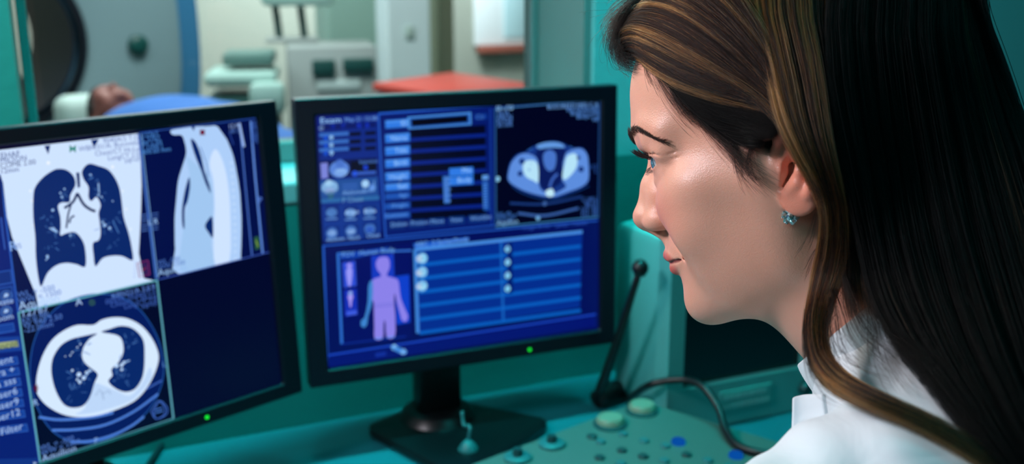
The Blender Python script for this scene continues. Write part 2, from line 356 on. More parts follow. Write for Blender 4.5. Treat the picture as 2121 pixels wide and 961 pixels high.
    # tool column contents
    def btn(y0,y1,x1,tx=None,c=(20,62,150)):
        p.poly([g(-120,y0+28),g(x1-8,y0),g(x1,y1),g(-110,y1+30)],(45,95,190)); p.poly([g(-120,y0+33),g(x1-11,y0+4),g(x1-4,y1-4),g(-110,y1+24)],c)
        if tx: p.text(g(x1-26,y1-12),tx,.0072,(165,195,240),right=True)
    p.poly([f(-100,400),f(0,392),f(18,600),f(-90,620)],(6,22,90)); p.line([f(0,600),f(10,690),f(20,760)],.0012,(50,90,180))
    btn(-5,62,58,None,(14,44,120)); btn(75,150,64,None,(14,44,120)); 
    for y_,tx in ((125,'Rotate'),(203,'Zoom')):
        p.disc(g(26,y_),.0056,(70,115,190)); p.disc(g(26,y_),.0048,(16,46,120)); p.line([g(14,y_+6),g(38,y_-8)],.0012,(180,205,240)); p.disc(g(26,y_-4),.0020,(150,185,235)); p.text(g(62,y_+34),tx,.0058,(165,195,240),right=True)
    btn(258,300,70); p.poly([g(-120,335),g(92,325),g(104,395),g(-115,418)],(22,62,150)); p.poly([g(-120,368),g(82,346),g(88,376),g(-118,400)],(150,165,120)); p.text(g(82,374),'Protocol',.0070,(60,80,60),right=True)
    for i,(y0,tx) in enumerate([(425,'Comment'),(478,'Para +'),(530,'Para sss'),(583,'user6'),(635,'user9'),(688,'user12'),(758,'Edit Filter')]): btn(y0,y0+38,88+i*7+(6 if i==6 else 0),tx)
    p.poly([g(-100,935),g(178,928),g(188,961),g(186,1010),g(-90,1010)],(16,50,130)); p.poly([g(160,948),g(178,952),g(164,962)],(170,200,240))
    return p
# ---- right display ----
def R3(x,y): return (x*.3641+600,y*.3641+170)
def R4(x,y): return (x*.3746+600,y*.3746+460)
PR=monpose((-.0679,1.5292,.9602,.399,.0306))
def right_pic():
    p=Pic(PR,cvL); SX0,SX1,SY0,SY1=-.1860,.1865,-.1560,.1560
    p.poly([(SX0,SY0),(SX1,SY0),(SX1,SY1),(SX0,SY1)],(3,14,88),local=True)
    f,g=R3,R4
    BLK=(1,4,32); MID=(14,56,160); LT=(60,135,225); ED=(34,90,200); TX=(120,180,245)
    def R(fn,x0,y0,x1,y1,col,sl=-.062):   # slanted box given by left x, top-left y ... in picture coordinates
        w=x1-x0; p.poly([fn(x0,y0),fn(x1,y0+sl*w),fn(x1+(y1-y0)*.03,y1+sl*w),fn(x0+(y1-y0)*.05,y1)],col)
    # left column
    R(f,158,200,505,870,(8,34,125)); R(f,165,205,495,100+640,(10,38,128))
    p.text(f(172,236),'Exam',.0070,(150,200,250),sx=1.2); p.text(f(312,226),'May 21 13:38:50',.0052,(110,160,235))
    R(f,170,246,490,275,(6,22,96)); p.disc(f(182,262),.0030,(150,190,240))
    for x in (245,305,395,440): p.disc(f(x,258-(x-182)*.05),.0030,(20,50,190))
    for i,y in enumerate((292,335,378)):
        R(f,168,y,335,y+20,(52,105,190)); R(f,340,y-6,405,y+16,BLK); R(f,428,y-10,490,y+10,BLK); R(f,168,y+22,335,y+44,(10,36,120)); p.disc(f(205,y+28),.0030,(20,80,215)); p.disc(f(237,y+24),.0026,(150,200,245)); p.line([f(237,y+24),f(238,y+42)],.0012,(110,160,220))
    R(f,170,448,497,548,(5,20,84)); p.poly([f(175,462),f(215,458),f(218,545),f(180,550)],(120,130,215)); p.disc(f(285,465),.0056,(60,100,190)); p.disc(f(282,495),.0120,(86,130,215),.0100); p.disc(f(290,515),.0080,(140,185,240),.0050)
    R(f,345,450,490,536,BLK); p.text(f(395,465),'Injection',.0048,(80,130,220)); R(f,352,512,490,530,(50,90,190)); p.disc(f(370,520),.0034,(30,80,230)); p.disc(f(432,486),.0030,(20,60,200))
    R(f,172,560,500,660,(30,76,150)); p.disc(f(228,600),.0100,(140,190,235),.0085); p.disc(f(222,575),.0040,(170,215,245)); p.disc(f(232,642),.0042,(60,120,60)); p.disc(f(228,615),.0060,(150,170,220),.003)
    for y in (585,605): p.line([f(300,y),f(385,y-5)],.0022,(50,96,180))
    p.text(f(300,642),'Abdomen',.0052,(120,170,235)); p.disc(f(430,578),.0046,(160,205,245)); p.disc(f(470,600),.0040,(90,140,220)); p.text(f(415,628),'Scan',.0055,(110,160,230)); p.line([f(480,560),f(478,620)],.0014,(100,150,220))
    R(f,178,664,508,690,(40,100,165)); p.text(f(300,684),'F  Chest',.0055,(8,40,110)); p.poly([f(290,668),f(392,660),f(394,682),f(292,692)],(20,56,140)); p.text(f(300,686),'F Chest',.0058,(110,170,220))
    R(f,182,705,510,905,(16,52,140))
    for x,y,tx,c in ((238,742,'',0),(345,745,'Angio',1),(452,738,'Bone',0)):
        R(f,x-38,y-38,x+42,y+52,(12,42,122)); p.disc(f(x,y),.0068,(110,160,225) if c else (80,130,200),.0055)
        if tx: p.text(f(x-30,y+8),tx,.0052,(165,205,250))
        R(f,x-30,y+30,x-4,y+46,(8,20,80)); R(f,x+4,y+28,x+30,y+44,(8,20,80)); p.line([f(x-32,y+38),f(x+34,y+34)],.0018,(90,140,220))
    for x,y,tx in ((240,858,'Abdomen'),(348,848,'Neck'),(455,836,'Chest')):
        R(f,x-40,y-35,x+42,y+52,(12,42,122)); p.disc(f(x,y),.0070,(70,120,200)); p.disc(f(x,y),.0050,(150,190,240) if tx!='Chest' else (30,70,190),.0036); p.text(f(x-32 if len(tx)>5 else x-18,y+50),tx,.0050,(130,180,240))
    # middle form
    p.poly([f(500,178),f(1160,130),f(1160,810),f(540,890),f(515,560)],(5,24,104)); p.line([f(505,180),f(520,500),f(545,885)],.0018,ED); p.line([f(505,180),f(1160,132)],.0022,ED); p.line([f(545,880),f(1165,815)],.0014,ED); p.line([f(1140,150),f(1148,810)],.0016,(20,60,160))
    R(f,685,270,1112,330,BLK)
    for i in range(8): R(f,685+i*.6,270+i*67,1112+i,316+i*67,BLK)
    for i in range(7): R(f,686,318+i*67,1114,338+i*67,(8,34,132))
    rows=[(210,256,'ID',1),(290,338,'Name',2),(362,410,'Title',2),(434,480,'Birth',2),(508,556,'Height',2),(572,612,'Sex',1),(628,660,'Age',0),(684,716,'Weight',0),(738,770,'Comment',0)]
    for i,(y0,y1,tx,b) in enumerate(rows):
        c=(46,120,225) if b else (26,80,175)
        R(f,542,y0+8,682,y1+8,c,-.075); R(f,546,y0+12,678,y0+24,(70,140,232) if b else c,-.075); p.text(f(668,y1-10),tx,.0062 if b else .0050,(150,200,252) if b else (90,150,230),right=True)
    # highlighted entry box
    p.poly([f(668,198),f(1030,170),f(1032,242),f(672,268)],(70,140,220)); p.poly([f(680,206),f(1020,180),f(1022,234),f(684,260)],(30,80,170)); p.poly([f(690,212),f(1010,188),f(1012,226),f(694,252)],(1,2,20))
    R(f,1048,182,1120,215,(12,50,140)); p.text(f(1058,212),'Clr',.0062,(60,110,180))
    R(f,905,490,1042,536,(46,120,225)); R(f,905,540,1042,588,(46,120,225)); p.text(f(1032,512),'Min',.0065,(150,200,252),right=True); p.text(f(1032,566),'Body',.0065,(150,200,252),right=True)
    R(f,868,535,906,690,(40,100,190)); 
    for i in range(9): p.text(f(878,555+i*16),'mm'[i%2:],.0040,(110,160,230))
    R(f,1092,530,1128,555,(90,150,225)); R(f,1092,562,1128,730,(26,80,170))
    for i in range(9): p.line([f(1098,580+i*16),f(1122,578+i*16)],.0012,(80,140,220))
    for i,tx in enumerate(['Delete','Protocol','Move','View','Worklist']):
        x=562+i*113; y=815-i*9; R(f,x,y-22,x+92+(18 if i==4 else 0),y+22,(12,48,120)); p.text(f(x+12,y+8),tx,.0056,(110,160,225))
    # pelvis slice window
    B=[f(1166,150),f(1760,100),f(1752,765),f(1170,825)]
    p.poly(B,(1,3,30))
    p.text(f(1172,162),'B-78',.0068,(150,200,250),sx=1.3)
    for i,tx in enumerate(['18 M','ABCN','H 4.60','30 mA']): p.text(f(1176,190+i*22),tx,.0056,(80,130,210))
    for i,tx in enumerate(['BUCURESTI MED C A','KB 0.8 ST-500','Body/CT Std','BodyCT 2','HF']): p.text(f(1752+i,138+i*21),tx,.0056,(85,140,220) if i else (110,165,235),right=True)
    for i in range(6): p.text(f(1745,670+i*18),random.choice(['512 - 09','HF 2.0','C 140 L','80.0 S']),.0050,(60,105,190),right=True)
    for i in range(3): p.text(f(1176,762+i*18),['WL 40','WW 350',' 5.0 mm'][i],.0050,(60,110,190))
    p.text(f(1176,815),'Aquilion',.0064,(130,185,240)); p.text(f(1745,490),'512',.0060,(40,80,160),right=True); p.text(f(1745,515),'L',.0060,(40,80,160),right=True)
    G=(92,140,220)
    p.poly([f(*a) for a in [(1235,530),(1250,460),(1290,410),(1340,395),(1375,370),(1420,350),(1490,335),(1550,345),(1600,372),(1660,372),(1692,410),(1700,470),(1700,560),(1660,600),(1590,630),(1540,650),(1500,660),(1430,655),(1330,625),(1270,590),(1240,560)]],(20,52,130),3)
    p.poly([f(*a) for a in [(1240,530),(1258,460),(1300,415),(1350,405),(1400,430),(1412,480),(1412,540),(1420,600),(1450,625),(1490,635),(1540,615),(1570,590),(1545,550),(1548,480),(1555,420),(1600,385),(1655,378),(1688,412),(1696,470),(1695,555),(1655,595),(1590,620),(1535,640),(1500,650),(1430,645),(1335,618),(1272,585),(1245,560)]],G,3)
    p.poly([f(*a) for a in [(1400,362),(1440,345),(1500,340),(1545,350),(1560,372),(1490,372),(1420,380)]],(95,150,220),3)
    p.poly([f(*a) for a in [(1405,385),(1560,378),(1552,460),(1545,560),(1500,600),(1480,610),(1430,600),(1415,540),(1410,450)]],(10,26,90),3)
    p.poly([f(*a) for a in [(1440,410),(1475,385),(1510,405),(1512,455),(1500,495),(1470,505),(1445,470)]],(70,115,200),3)
    p.poly([f(*a) for a in [(1325,470),(1350,445),(1395,450),(1412,490),(1410,570),(1385,560),(1345,540),(1328,510)]],(178,224,246),3)
    p.poly([f(*a) for a in [(1575,420),(1620,405),(1635,440),(1625,490),(1590,535),(1560,555),(1548,530),(1560,470)]],(178,224,246),3)
    p.disc(f(1360,498),.0016,(120,170,220)); p.line([f(1365,455),f(1372,470)],.001,(140,190,230))
    p.disc(f(1308,520),.0036,(20,50,120)); p.disc(f(1318,450),.0040,(20,50,120)); p.disc(f(1655,495),.0040,(20,50,120)); p.disc(f(1640,430),.0026,(20,50,120))
    p.line([f(1475,600),f(1490,555),f(1520,520)],.0034,(60,100,190),3); p.poly([f(*a) for a in [(1455,618),(1490,605),(1502,640),(1475,652),(1455,640)]],(190,230,245),2)
    p.line([f(1350,390),f(1380,375)],.0020,(40,90,170)); p.line([f(1590,365),f(1605,375)],.0020,(40,90,170)); p.line([f(1240,560),f(1300,620),f(1420,662),f(1500,665),f(1600,635),f(1700,590)],.0010,(20,60,130),3)
    p.line([f(1250,688),f(1450,692),f(1660,650)],.0030,(24,54,120),4); p.line([f(1295,745),f(1450,758),f(1640,716)],.0034,(52,90,160),4); p.disc(f(1448,690),.0028,(60,100,170)); p.disc(f(1410,772),.0030,(110,170,220)); p.disc(f(1180,550),.0034,(130,190,225))
    for k,c in enumerate([(55,110,170),(30,70,130),(55,120,170),(40,90,150)]): p.line([B[k],B[(k+1)%4]],.0016,c)
    # lower frame
    p.line([g(180,130),g(1700,-10)],.0016,ED); p.line([g(185,130),g(210,800)],.0022,ED); p.line([g(205,735),g(1690,508)],.0026,(24,66,190)); p.poly([g(212,745),g(1690,520),g(1690,575),g(212,800)],(4,18,110))
    p.text(g(1285,42),'Image Order',.0056,(40,80,180)); p.text(g(1465,30),'Series / Patient',.0056,(40,80,180))
    # body map
    p.poly([g(258,170),g(665,120),g(672,640),g(278,680)],(4,14,96)); p.line([g(262,172),g(672,155)],.0022,(50,110,210)); p.line([g(265,170),g(286,672)],.0030,(44,110,210)); p.line([g(286,672),g(640,630)],.0014,(14,44,150))
    p.poly([g(278,172),g(550,135),g(530,160),g(350,200),g(280,205)],(16,62,170)); p.text(g(285,192),'FOV  Human Body',.0062,(110,170,235))
    p.poly([g(288,222),g(360,212),g(368,350),g(298,362)],(44,76,210)); p.disc(g(328,240),.0036,(170,160,250)); p.poly([g(*a) for a in [(310,265),(328,250),(345,262),(342,310),(336,348),(322,350),(314,310)]],(150,150,245),2)
    p.poly([g(298,375),g(368,366),g(374,508),g(304,520)],(20,46,180)); p.disc(g(334,392),.0030,(150,180,240)); p.poly([g(*a) for a in [(318,410),(334,402),(350,408),(342,430),(338,465),(330,466),(326,432)]],(165,150,240),2); p.poly([g(312,492),g(368,484),g(370,508),g(314,516)],(60,90,220))
    p.poly([g(448,185),g(572,172),g(578,310),g(452,322)],(20,56,190)); p.poly([g(580,298),g(658,288),g(664,552),g(588,566)],(14,62,200))
    SK=(138,128,232)
    p.poly([g(*a) for a in [(490,196),(512,190),(538,192),(550,215),(550,250),(540,275),(535,295),(570,306),(596,318),(604,360),(612,420),(640,490),(652,520),(640,548),(618,540),(608,505),(590,440),(578,390),(575,440),(580,500),(582,560),(578,632),(534,636),(528,560),(520,540),(516,590),(512,642),(468,644),(466,580),(464,500),(462,440),(452,420),(454,340),(462,312),(500,300),(498,280),(482,262),(474,225)]],SK,2)
    p.poly([g(*a) for a in [(454,318),(458,360),(456,420),(446,470),(430,520),(426,560),(410,580),(392,570),(394,540),(412,525),(430,440),(432,360),(440,330)]],(60,130,205),2)
    p.line([g(462,455),g(578,445)],.0010,(110,110,215)); p.line([g(462,468),g(578,458)],.0008,(100,100,210)); p.poly([g(470,638),g(512,636),g(512,642),g(470,645)],(90,150,240)); p.poly([g(534,632),g(578,628),g(578,634),g(534,638)],(90,150,240))
    # study list
    p.poly([g(680,118),g(990,82),g(985,100),g(690,150)],(30,90,200)); p.text(g(692,135),'ABC  2 Series/Study',.0062,(110,170,235))
    p.poly([g(690,155),g(1615,48),g(1602,470),g(712,605)],(4,44,140)); p.line([g(690,150),g(1615,52)],.0042,(70,140,225)); p.line([g(690,150),g(706,612)],.0044,(60,130,215))
    for i in range(6):
        y=236+i*75; y2=132+i*71; p.line([g(716,y),g(1606,y2)],.0046,(8,92,190))
    p.line([g(1165,110),g(1178,540)],.0032,(20,96,190)); p.poly([g(1196,110),g(1228,106),g(1232,390),g(1200,395)],(2,30,110))
    for i in range(3):
        y=200+i*76; p.disc(g(728,y),.0078,(70,150,220)); p.disc(g(732,y-2),.0058,(170,226,246)); p.disc(g(716,y),.0046,(190,200,225)); p.disc(g(738,y-4),.0034,(120,200,235))
    for i in range(4):
        y=142+i*73; p.disc(g(1202,y),.0034,(130,190,235)); p.disc(g(1202,y+6),.0040,(130,210,235)); p.line([g(1202,y-18),g(1203,y+26)],.0012,(100,160,220))
    # cursor-like mark near the foot
    p.poly([g(552,682),g(598,686),g(648,712),g(640,728),g(600,720),g(562,700)],(60,130,215)); p.disc(g(575,690),.0038,(130,190,240)); p.disc(g(625,714),.0038,(120,180,240)); p.poly([g(470,722),g(530,712),g(532,735),g(472,744)],(16,44,150))
    p.poly([g(800,668),g(860,660),g(862,678),g(802,686)],(3,20,110)); p.poly([g(1000,632),g(1070,622),g(1072,640),g(1002,650)],(3,20,110))
    return p

pR=right_pic(); mR=monitor(PR,'black desktop monitor showing a blue patient form and pink body figure, nearer the woman',pR,.752,(-.1860,.1862,-.1545,.1555),[onz(753,900,.752),onz(960,1010,.752),onz(1147,885,.752),onz(905,836,.752)])
pL=left_pic(); mL=monitor(PL,'black desktop monitor showing white chest scans with lungs, at the left edge',pL,.752,(-.1875,.1838,-.1580,.1590),[onz(*p_,.752) for p_ in ((0,1060),(150,1150),(260,1040),(120,985))],((120,1030),(200,1012)))
# ---------------- signed distance sculpting (millimetres, head frame: x forward, y her left, z up) ----------------
def _ell(P,c,r,ang=None):
    d=P-np.array(c,np.float32)
    if ang is not None:
        for ax,a in ang:
            ca,sa=math.cos(math.radians(a)),math.sin(math.radians(a)); d=d.copy()
            i,j={'x':(1,2),'y':(2,0),'z':(0,1)}[ax]
            u=d[:,i]*ca+d[:,j]*sa; v=-d[:,i]*sa+d[:,j]*ca
            d[:,i]=u; d[:,j]=v
    r=np.array(r,np.float32)
    k0=np.sqrt(((d/r)**2).sum(1)); k1=np.sqrt(((d/(r*r))**2).sum(1))+1e-9
    return k0*(k0-1)/k1
def _cap(P,a,b,ra,rb):
    a=np.array(a,np.float32);b=np.array(b,np.float32);ab=b-a
    t=np.clip(((P-a)@ab)/(ab@ab),0,1)
    q=P-a-t[:,None]*ab
    return np.sqrt((q*q).sum(1))-(ra+(rb-ra)*t)
def _chain(P,pts):
    d=None
    for (p,r),(q,s) in zip(pts[:-1],pts[1:]):
        e=_cap(P,p,q,r,s); d=e if d is None else np.minimum(d,e)
    return d
def _schain(P,pts,k):
    d=None
    for (p,r),(q,s) in zip(pts[:-1],pts[1:]):
        e=_cap(P,p,q,r,s); d=e if d is None else _su(d,e,k)
    return d
def _su(a,b,k):
    h=np.maximum(k-np.abs(a-b),0)/k
    return np.minimum(a,b)-h*h*h*k/6.
def _ss(a,b,k):           # a minus b
    h=np.maximum(k-np.abs(a+b),0)/k
    return np.maximum(a,-b)+h*h*h*k/6.
def _smin_many(d,items):
    for e,k in items: d=_su(d,e,k)
    return d
EYE=(71.5,30.5,31.5); ER=12.0
def base_sdf(Q):
    P=Q.copy(); P[:,1]=np.abs(P[:,1])
    d=_ell(P,(0,0,60),(93,71,78))
    d=_su(d,_ell(P,(38,0,74),(56.5,57,54)),25)
    d=_su(d,_ell(P,(36,0,-2),(46,52,62)),22)
    d=_su(d,_ell(P,(62,0,-24),(27,32,38)),18)           # maxilla
    d=_su(d,_ell(P,(54,40,8),(25,22,20),[('z',-25)]),20) # zygoma
    d=_su(d,_cap(P,(55,44,10),(12,60,4),12,11),20)
    d=_su(d,_ell(P,(15,0,25),(55,66,50)),20)
    d=_su(d,_schain(P,[((6,52,-10),15),((12,45,-44),13),((42,30,-58),13),((68,8,-60),14)],8),24)
    d=_su(d,_ell(P,(26,42,-20),(30,19,38)),20)
    d=_su(d,_ell(P,(45,35,-30),(26,17,28)),20)          # cheek fat
    d=_su(d,_ell(P,(44,0,-50),(34,34,24)),18)
    d=_su(d,_ell(P,(73.5,0,-62),(14.5,16,13.5)),16)         # chin
    d=_su(d,_schain(P,[((87,4,54),9),((85,20,55),9),((77,38,53),8.5),((66,50,46),8)],6),16)
    d=_ss(d,_ell(P,(94,26,31),(15,17,12)),14)
    neck=_cap(P,(0,0,-40),(-68,0,-150),51,54)
    neck=_su(neck,_cap(P,(-68,0,-150),(-90,0,-175),54,70),30)
    d=_su(d,neck,22)
    d=_su(d,_schain(P,[((-30,46,-40),13),((-45,30,-120),12)],6),14)
    return d
BL=dict(lo=None)
def _blur(A,s):
    r=int(math.ceil(s*2.6)); k=np.exp(-.5*(np.arange(-r,r+1)/s)**2); k=(k/k.sum()).astype(np.float32)
    for ax in range(3):
        pw=[(0,0)]*3; pw[ax]=(r,r); B=np.pad(A,pw,mode='edge'); C=np.zeros_like(A)
        for i,w in enumerate(k):
            sl=[slice(None)]*3; sl[ax]=slice(i,i+A.shape[ax]); C+=w*B[tuple(sl)]
        A=C
    return A
def _grid(fn,lo,hi,h):
    n=[int(round((hi[i]-lo[i])/h))+1 for i in range(3)]
    xs=[lo[i]+h*np.arange(n[i],dtype=np.float32) for i in range(3)]
    A=np.empty(n,np.float32)
    yz=np.stack(np.meshgrid(xs[1],xs[2],indexing='ij'),-1).reshape(-1,2)
    step=max(1,300000//len(yz))
    for i in range(0,n[0],step):
        xx=xs[0][i:i+step]
        Q=np.empty((len(xx),len(yz),3),np.float32); Q[:,:,0]=xx[:,None]; Q[:,:,1:]=yz[None]
        A[i:i+step]=fn(Q.reshape(-1,3)).reshape(len(xx),n[1],n[2])
    return A
def _sample(A,lo,h,P):
    q=(P-np.array(lo,np.float32))/h
    i=np.clip(np.floor(q).astype(np.int32),0,np.array(A.shape)-2); f=np.clip(q-i,0,1)
    x,y,z=i.T; fx,fy,fz=f.T
    s=A.shape; b=(x*s[1]+y)*s[2]+z; F_=A.ravel(); sy=s[2]; sx=s[1]*s[2]
    c00=F_[b]*(1-fz)+F_[b+1]*fz; c01=F_[b+sy]*(1-fz)+F_[b+sy+1]*fz
    c10=F_[b+sx]*(1-fz)+F_[b+sx+1]*fz; c11=F_[b+sx+sy]*(1-fz)+F_[b+sx+sy+1]*fz
    return ((c00*(1-fy)+c01*fy)*(1-fx)+(c10*(1-fy)+c11*fy)*fx).astype(np.float32)
def prep_base(lo,hi,h):
    # half grid (y >= -24) is enough: the form is symmetric
    l2=(lo[0]-4,-24.,lo[2]-4); h2=(hi[0]+4,hi[1]+4,hi[2]+4)
    A=_blur(_grid(base_sdf,l2,h2,h),5.0/h)
    BL.update(A=A,lo=l2,h=h)
def head_sdf(Q):
    P=Q.copy(); P[:,1]=np.abs(P[:,1])
    d=_sample(BL['A'],BL['lo'],BL['h'],P)
    # brow ridge
    d=_su(d,_schain(P,[((88.5,6,53),5),((87,20,54.5),5.5),((79,38,52.5),5),((70,48,46),4)],6),10)
    # nose
    nose=_schain(P,[((86.5,0,39),6),((95.8,0,21),6.2),((103.5,0,3.5),7.2)],8)
    nose=_su(nose,_ell(P,(103.8,0,1.2),(8.2,8.8,7.8)),6)
    nose=_su(nose,_schain(P,[((82,5.5,34),6.5),((88,5.5,14),9),((92,6.5,1),9)],8),9)
    nose=_su(nose,_ell(P,(93.5,10.8,-3.6),(10,6.2,6.4),[('z',-14)]),6)
    nose=_su(nose,_cap(P,(103.5,0,-3.5),(95,0,-10),4.2,5),5)
    d=_su(d,nose,9)
    d=_su(d,_ell(P,(67.5,32,2),(17.8,17,18),[('y',-8)]),16)     # cheek apple
    ex,ey,ez=EYE
    d=_su(d,_ell(P,(ex,ey,ez),(ER+1.6,ER+2.4,ER+1.4)),7)
    d=_su(d,_schain(P,[((85.5,15,43),4.5),((86,26,46),5.5),((79,40,43.5),5.5),((71,47,35),5)],4),9)
    d=_su(d,_schain(P,[((80,20,22),3),((80,32,19.5),3.5),((71,44,24),3)],4),8)
    d=_su(d,_ell(P,(65,45,37),(10,8.5,10)),8)
    d=_su(d,_ell(P,(56,42,-14),(20,16,20)),18)
    ap=_schain(P,[((86,17.5,29),1.6),((88,26,31.0),4.2),((86,35,31.2),5.0),((80,41.5,31.0),2.6)],3)
    d=_ss(d,ap,1.2)
    # mouth mound and lips
    d=_su(d,_ell(P,(74,0,-25),(18.5,22,13)),10)
    d=_su(d,_cap(P,(90,0,-16),(88,0,-24),5,5),6)
    d=_ss(d,_schain(P,[((71,53.7,31.5),.1),((66,53.8,31.6),.35),((59,54.6,32.5),.1)],2),1.6)
    d=_ss(d,_schain(P,[((70.5,53.0,29.4),.1),((65,53.4,28.6),.3),((57,55.2,28.4),.1)],2),1.6)
    d=_ss(d,_schain(P,[((86.5,28,38.6),.1),((83,38,37.6),.35),((76,49,34.6),.35),((71.5,53.4,31.8),.1)],2),2.2)
    up=_schain(P,[((92.4,0,-27.4),3.4),((91.6,4,-26.6),3.8),((87.5,13,-28.6),3.7),((75.0,25,-31.5),1.4)],3)
    lo=_schain(P,[((89.0,0,-36.0),4.2),((86.8,10,-35.8),4.1),((75.5,24,-33.0),1.4)],4)
    d=_su(d,up,4); d=_su(d,lo,4)
    d=_ss(d,_schain(P,[((101,0,-32.2),.5),((94,9,-31.7),.5),((85,19,-31.8),.6),((74.5,27,-31.6),1.2)],2),2.2)
    d=_ss(d,_ell(P,(101,0,-19),(3.2,2.4,6)),3)
    d=_ss(d,_ell(P,(94,0,-48),(5,14,5)),9)
    d=_ss(d,_ell(P,(97.5,6.8,-9.8),(5.6,2.9,4.6),[('z',-12)]),2.0)
    d=_ss(d,_schain(P,[((88,19,3),.8),((83,20,-4),1.2),((84,17.5,-11),1.0)],2),5)
    d=_ss(d,_schain(P,[((84,22,-13),.4),((80,27,-22),.6),((75,30,-31),.4)],2),7)
    d=ear(d,P)
    return d
def ear(d,P):
    # ear plane: E0 back, E1 up, E2 outward
    o=np.array((3,66.8,4.5),np.float32); K=.88
    a=math.radians(24)
    w=np.array((math.sin(a),math.cos(a),0),np.float32)
    u0=np.array((-math.cos(a),math.sin(a),0),np.float32); zz=np.array((0,0,1),np.float32)
    t=math.radians(10)
    v=zz*math.cos(t)+u0*math.sin(t); u=u0*math.cos(t)-zz*math.sin(t)
    D=(P-o)/K; E=np.stack([D@u,D@v,D@w],1)
    m=(np.abs(E[:,0]-12)<34)&(np.abs(E[:,1])<46)&(E[:,2]>-14)&(E[:,2]<22)
    if not m.any(): return d
    E=E[m]; dd=d[m]
    base=_ell(E,(14,2,0),(17,29,4.5))
    hp=[((-1,5,-1),2.2),((0,14,1.5),2.4),((3,22,3.4),2.6),((9,28,4.5),2.8),((16,30,5.2),2.9),((23,27,6),2.9),((28,20,6.8),2.8),((30,10,7),2.7),((30.5,2,6.8),2.7),((30,-6,6.4),3.2),((25,-14,5),3.6)]
    helix=_schain(E,hp,3)
    lobe=_ell(E,(16,-15,2.6),(13.5,12,4.4),[('z',-20)])
    anti=_schain(E,[((17,20,3),2.4),((20.5,10,5),2.8),((20,0,5.4),3.2),((18,-7,5),3.8),((12,-12,4),3.2)],4)
    e=_su(base,helix,4); e=_su(e,lobe,7); e=_su(e,anti,5)
    e=_ss(e,_schain(E,[((4.5,-9,5),2.4),((7.5,-3,3),3.8),((10.5,4,3),4.8),((12,10,5),3.4)],3),2.4)
    e=_ss(e,_schain(E,[((22,22,7),1.4),((25.5,10,8),1.6),((25,0,7.5),1.2)],2),3)
    e=_su(e,_schain(E,[((-2,8,0),2.4),((-2.5,0,1.5),3),((-1,-7,1.5),3),((4,-14,1.5),3)],4),4)
    dd=_su(dd,e*K,5)
    dd=_ss(dd,_schain(E,[((5,-9,0),2.2),((7.5,-3,-6),4.2),((9.5,4,-6),4.6)],3)*K,2)
    d=d.copy(); d[m]=dd
    return d
def _band(fn,lo,hi,h,m=4,pad=1.0):
    # evaluate on a coarse lattice first, then only close to the surface
    lo=np.array(lo,np.float32); nc=[int(math.ceil((hi[i]-lo[i])/(h*m)))+1 for i in range(3)]
    H=h*m; C=_grid(fn,lo,[lo[i]+H*(nc[i]-1) for i in range(3)],H)
    n=[(nc[i]-1)*m for i in range(3)]
    cc=C[:-1,:-1,:-1]; near=np.zeros(cc.shape,bool); mn=np.full(cc.shape,1e9,np.float32); 
    for a in (0,1):
        for b in (0,1):
            for c in (0,1):
                v=C[a:C.shape[0]-1+a,b:C.shape[1]-1+b,c:C.shape[2]-1+c]; mn=np.minimum(mn,np.abs(v))
    near=mn<H*(.9+pad)
    A=np.repeat(np.repeat(np.repeat(np.sign(cc),m,0),m,1),m,2).astype(np.float32)*(4*h)
    idx=np.argwhere(near); off=np.stack(np.meshgrid(*[np.arange(m)]*3,indexing='ij'),-1).reshape(-1,3)
    st=max(1,300000//len(off))
    for i in range(0,len(idx),st):
        g=(idx[i:i+st,None]*m+off[None]).reshape(-1,3); v=fn((lo+g*h).astype(np.float32)); A[g[:,0],g[:,1],g[:,2]]=v
    return np.clip(A,-4*h,4*h)
def sdf_mesh(fn,lo,hi,h,newton=2,m=4):
    import openvdb
    A=_band(fn,lo,hi,h,m)
    g=openvdb.FloatGrid(float(4*h)); g.copyFromArray(A)
    pts,quads=g.convertToQuads(0.0)
    P=pts.astype(np.float32)*h+np.array(lo,np.float32)
    for _ in range(newton):
        e=.3*h; f0=fn(P); I=np.eye(3,dtype=np.float32)*e
        G=np.stack([(fn(P+I[i])-fn(P-I[i]))/(2*e) for i in range(3)],1)
        P=P-np.clip(f0/((G*G).sum(1)+1e-6),-h,h)[:,None]*G*.8
    return P,quads.copy()
# ---------------- the room ----------------
A0=onz(590,885,.75); B0=onz(1290,762,.75)
WD=(B0-A0); WD/=np.linalg.norm(WD); WN=np.array([-WD[1],WD[0],0.])      # WD along the wall to the right, WN away from the viewer
if WN[1]<0: WN=-WN
ZV=np.array([0,0,1.])
WM=frameM(A0*[1,1,0],WD,WN,ZV)                                        # wall frame: x along, y into the next room, z up
WMi=np.array(WM.inverted())
def wl(P): return (WMi@np.r_[P,1])[:3]
def onwall(px,py,off=0.):
    return wl(onplane(px,py,A0+WN*off,WN))
SILL=wl(onwall(590,378)) if False else onwall(590,378)[2]
XL=onwall(31,130)[0]; XR=onwall(1230,150)[0]; TH=.20
print('wall',A0,B0,'sill',SILL,XL,XR,'yaw',math.degrees(math.atan2(WD[1],WD[0])))
M_WALLT=mat('teal painted plaster',(92,184,186),.75,bump=.25,bscale=60,var=.06,vscale=3)
M_WALLD=mat('dark green dado paint',(12,128,122),.6,bump=.2,bscale=60,var=.08,vscale=3)
M_JAMB=mat('window reveal paint',(92,128,126),.7,bump=.15,bscale=60)
M_SILL=mat('sill laminate',(120,178,182),.35)
M_CREAM=mat('cream wall paint',(152,158,146),.8,bump=.15,bscale=40,var=.05,vscale=2)
M_FLOOR=mat('grey vinyl floor',(70,86,84),.4,var=.2,vscale=30)
M_CEIL=mat('ceiling white',(190,196,192),.9)
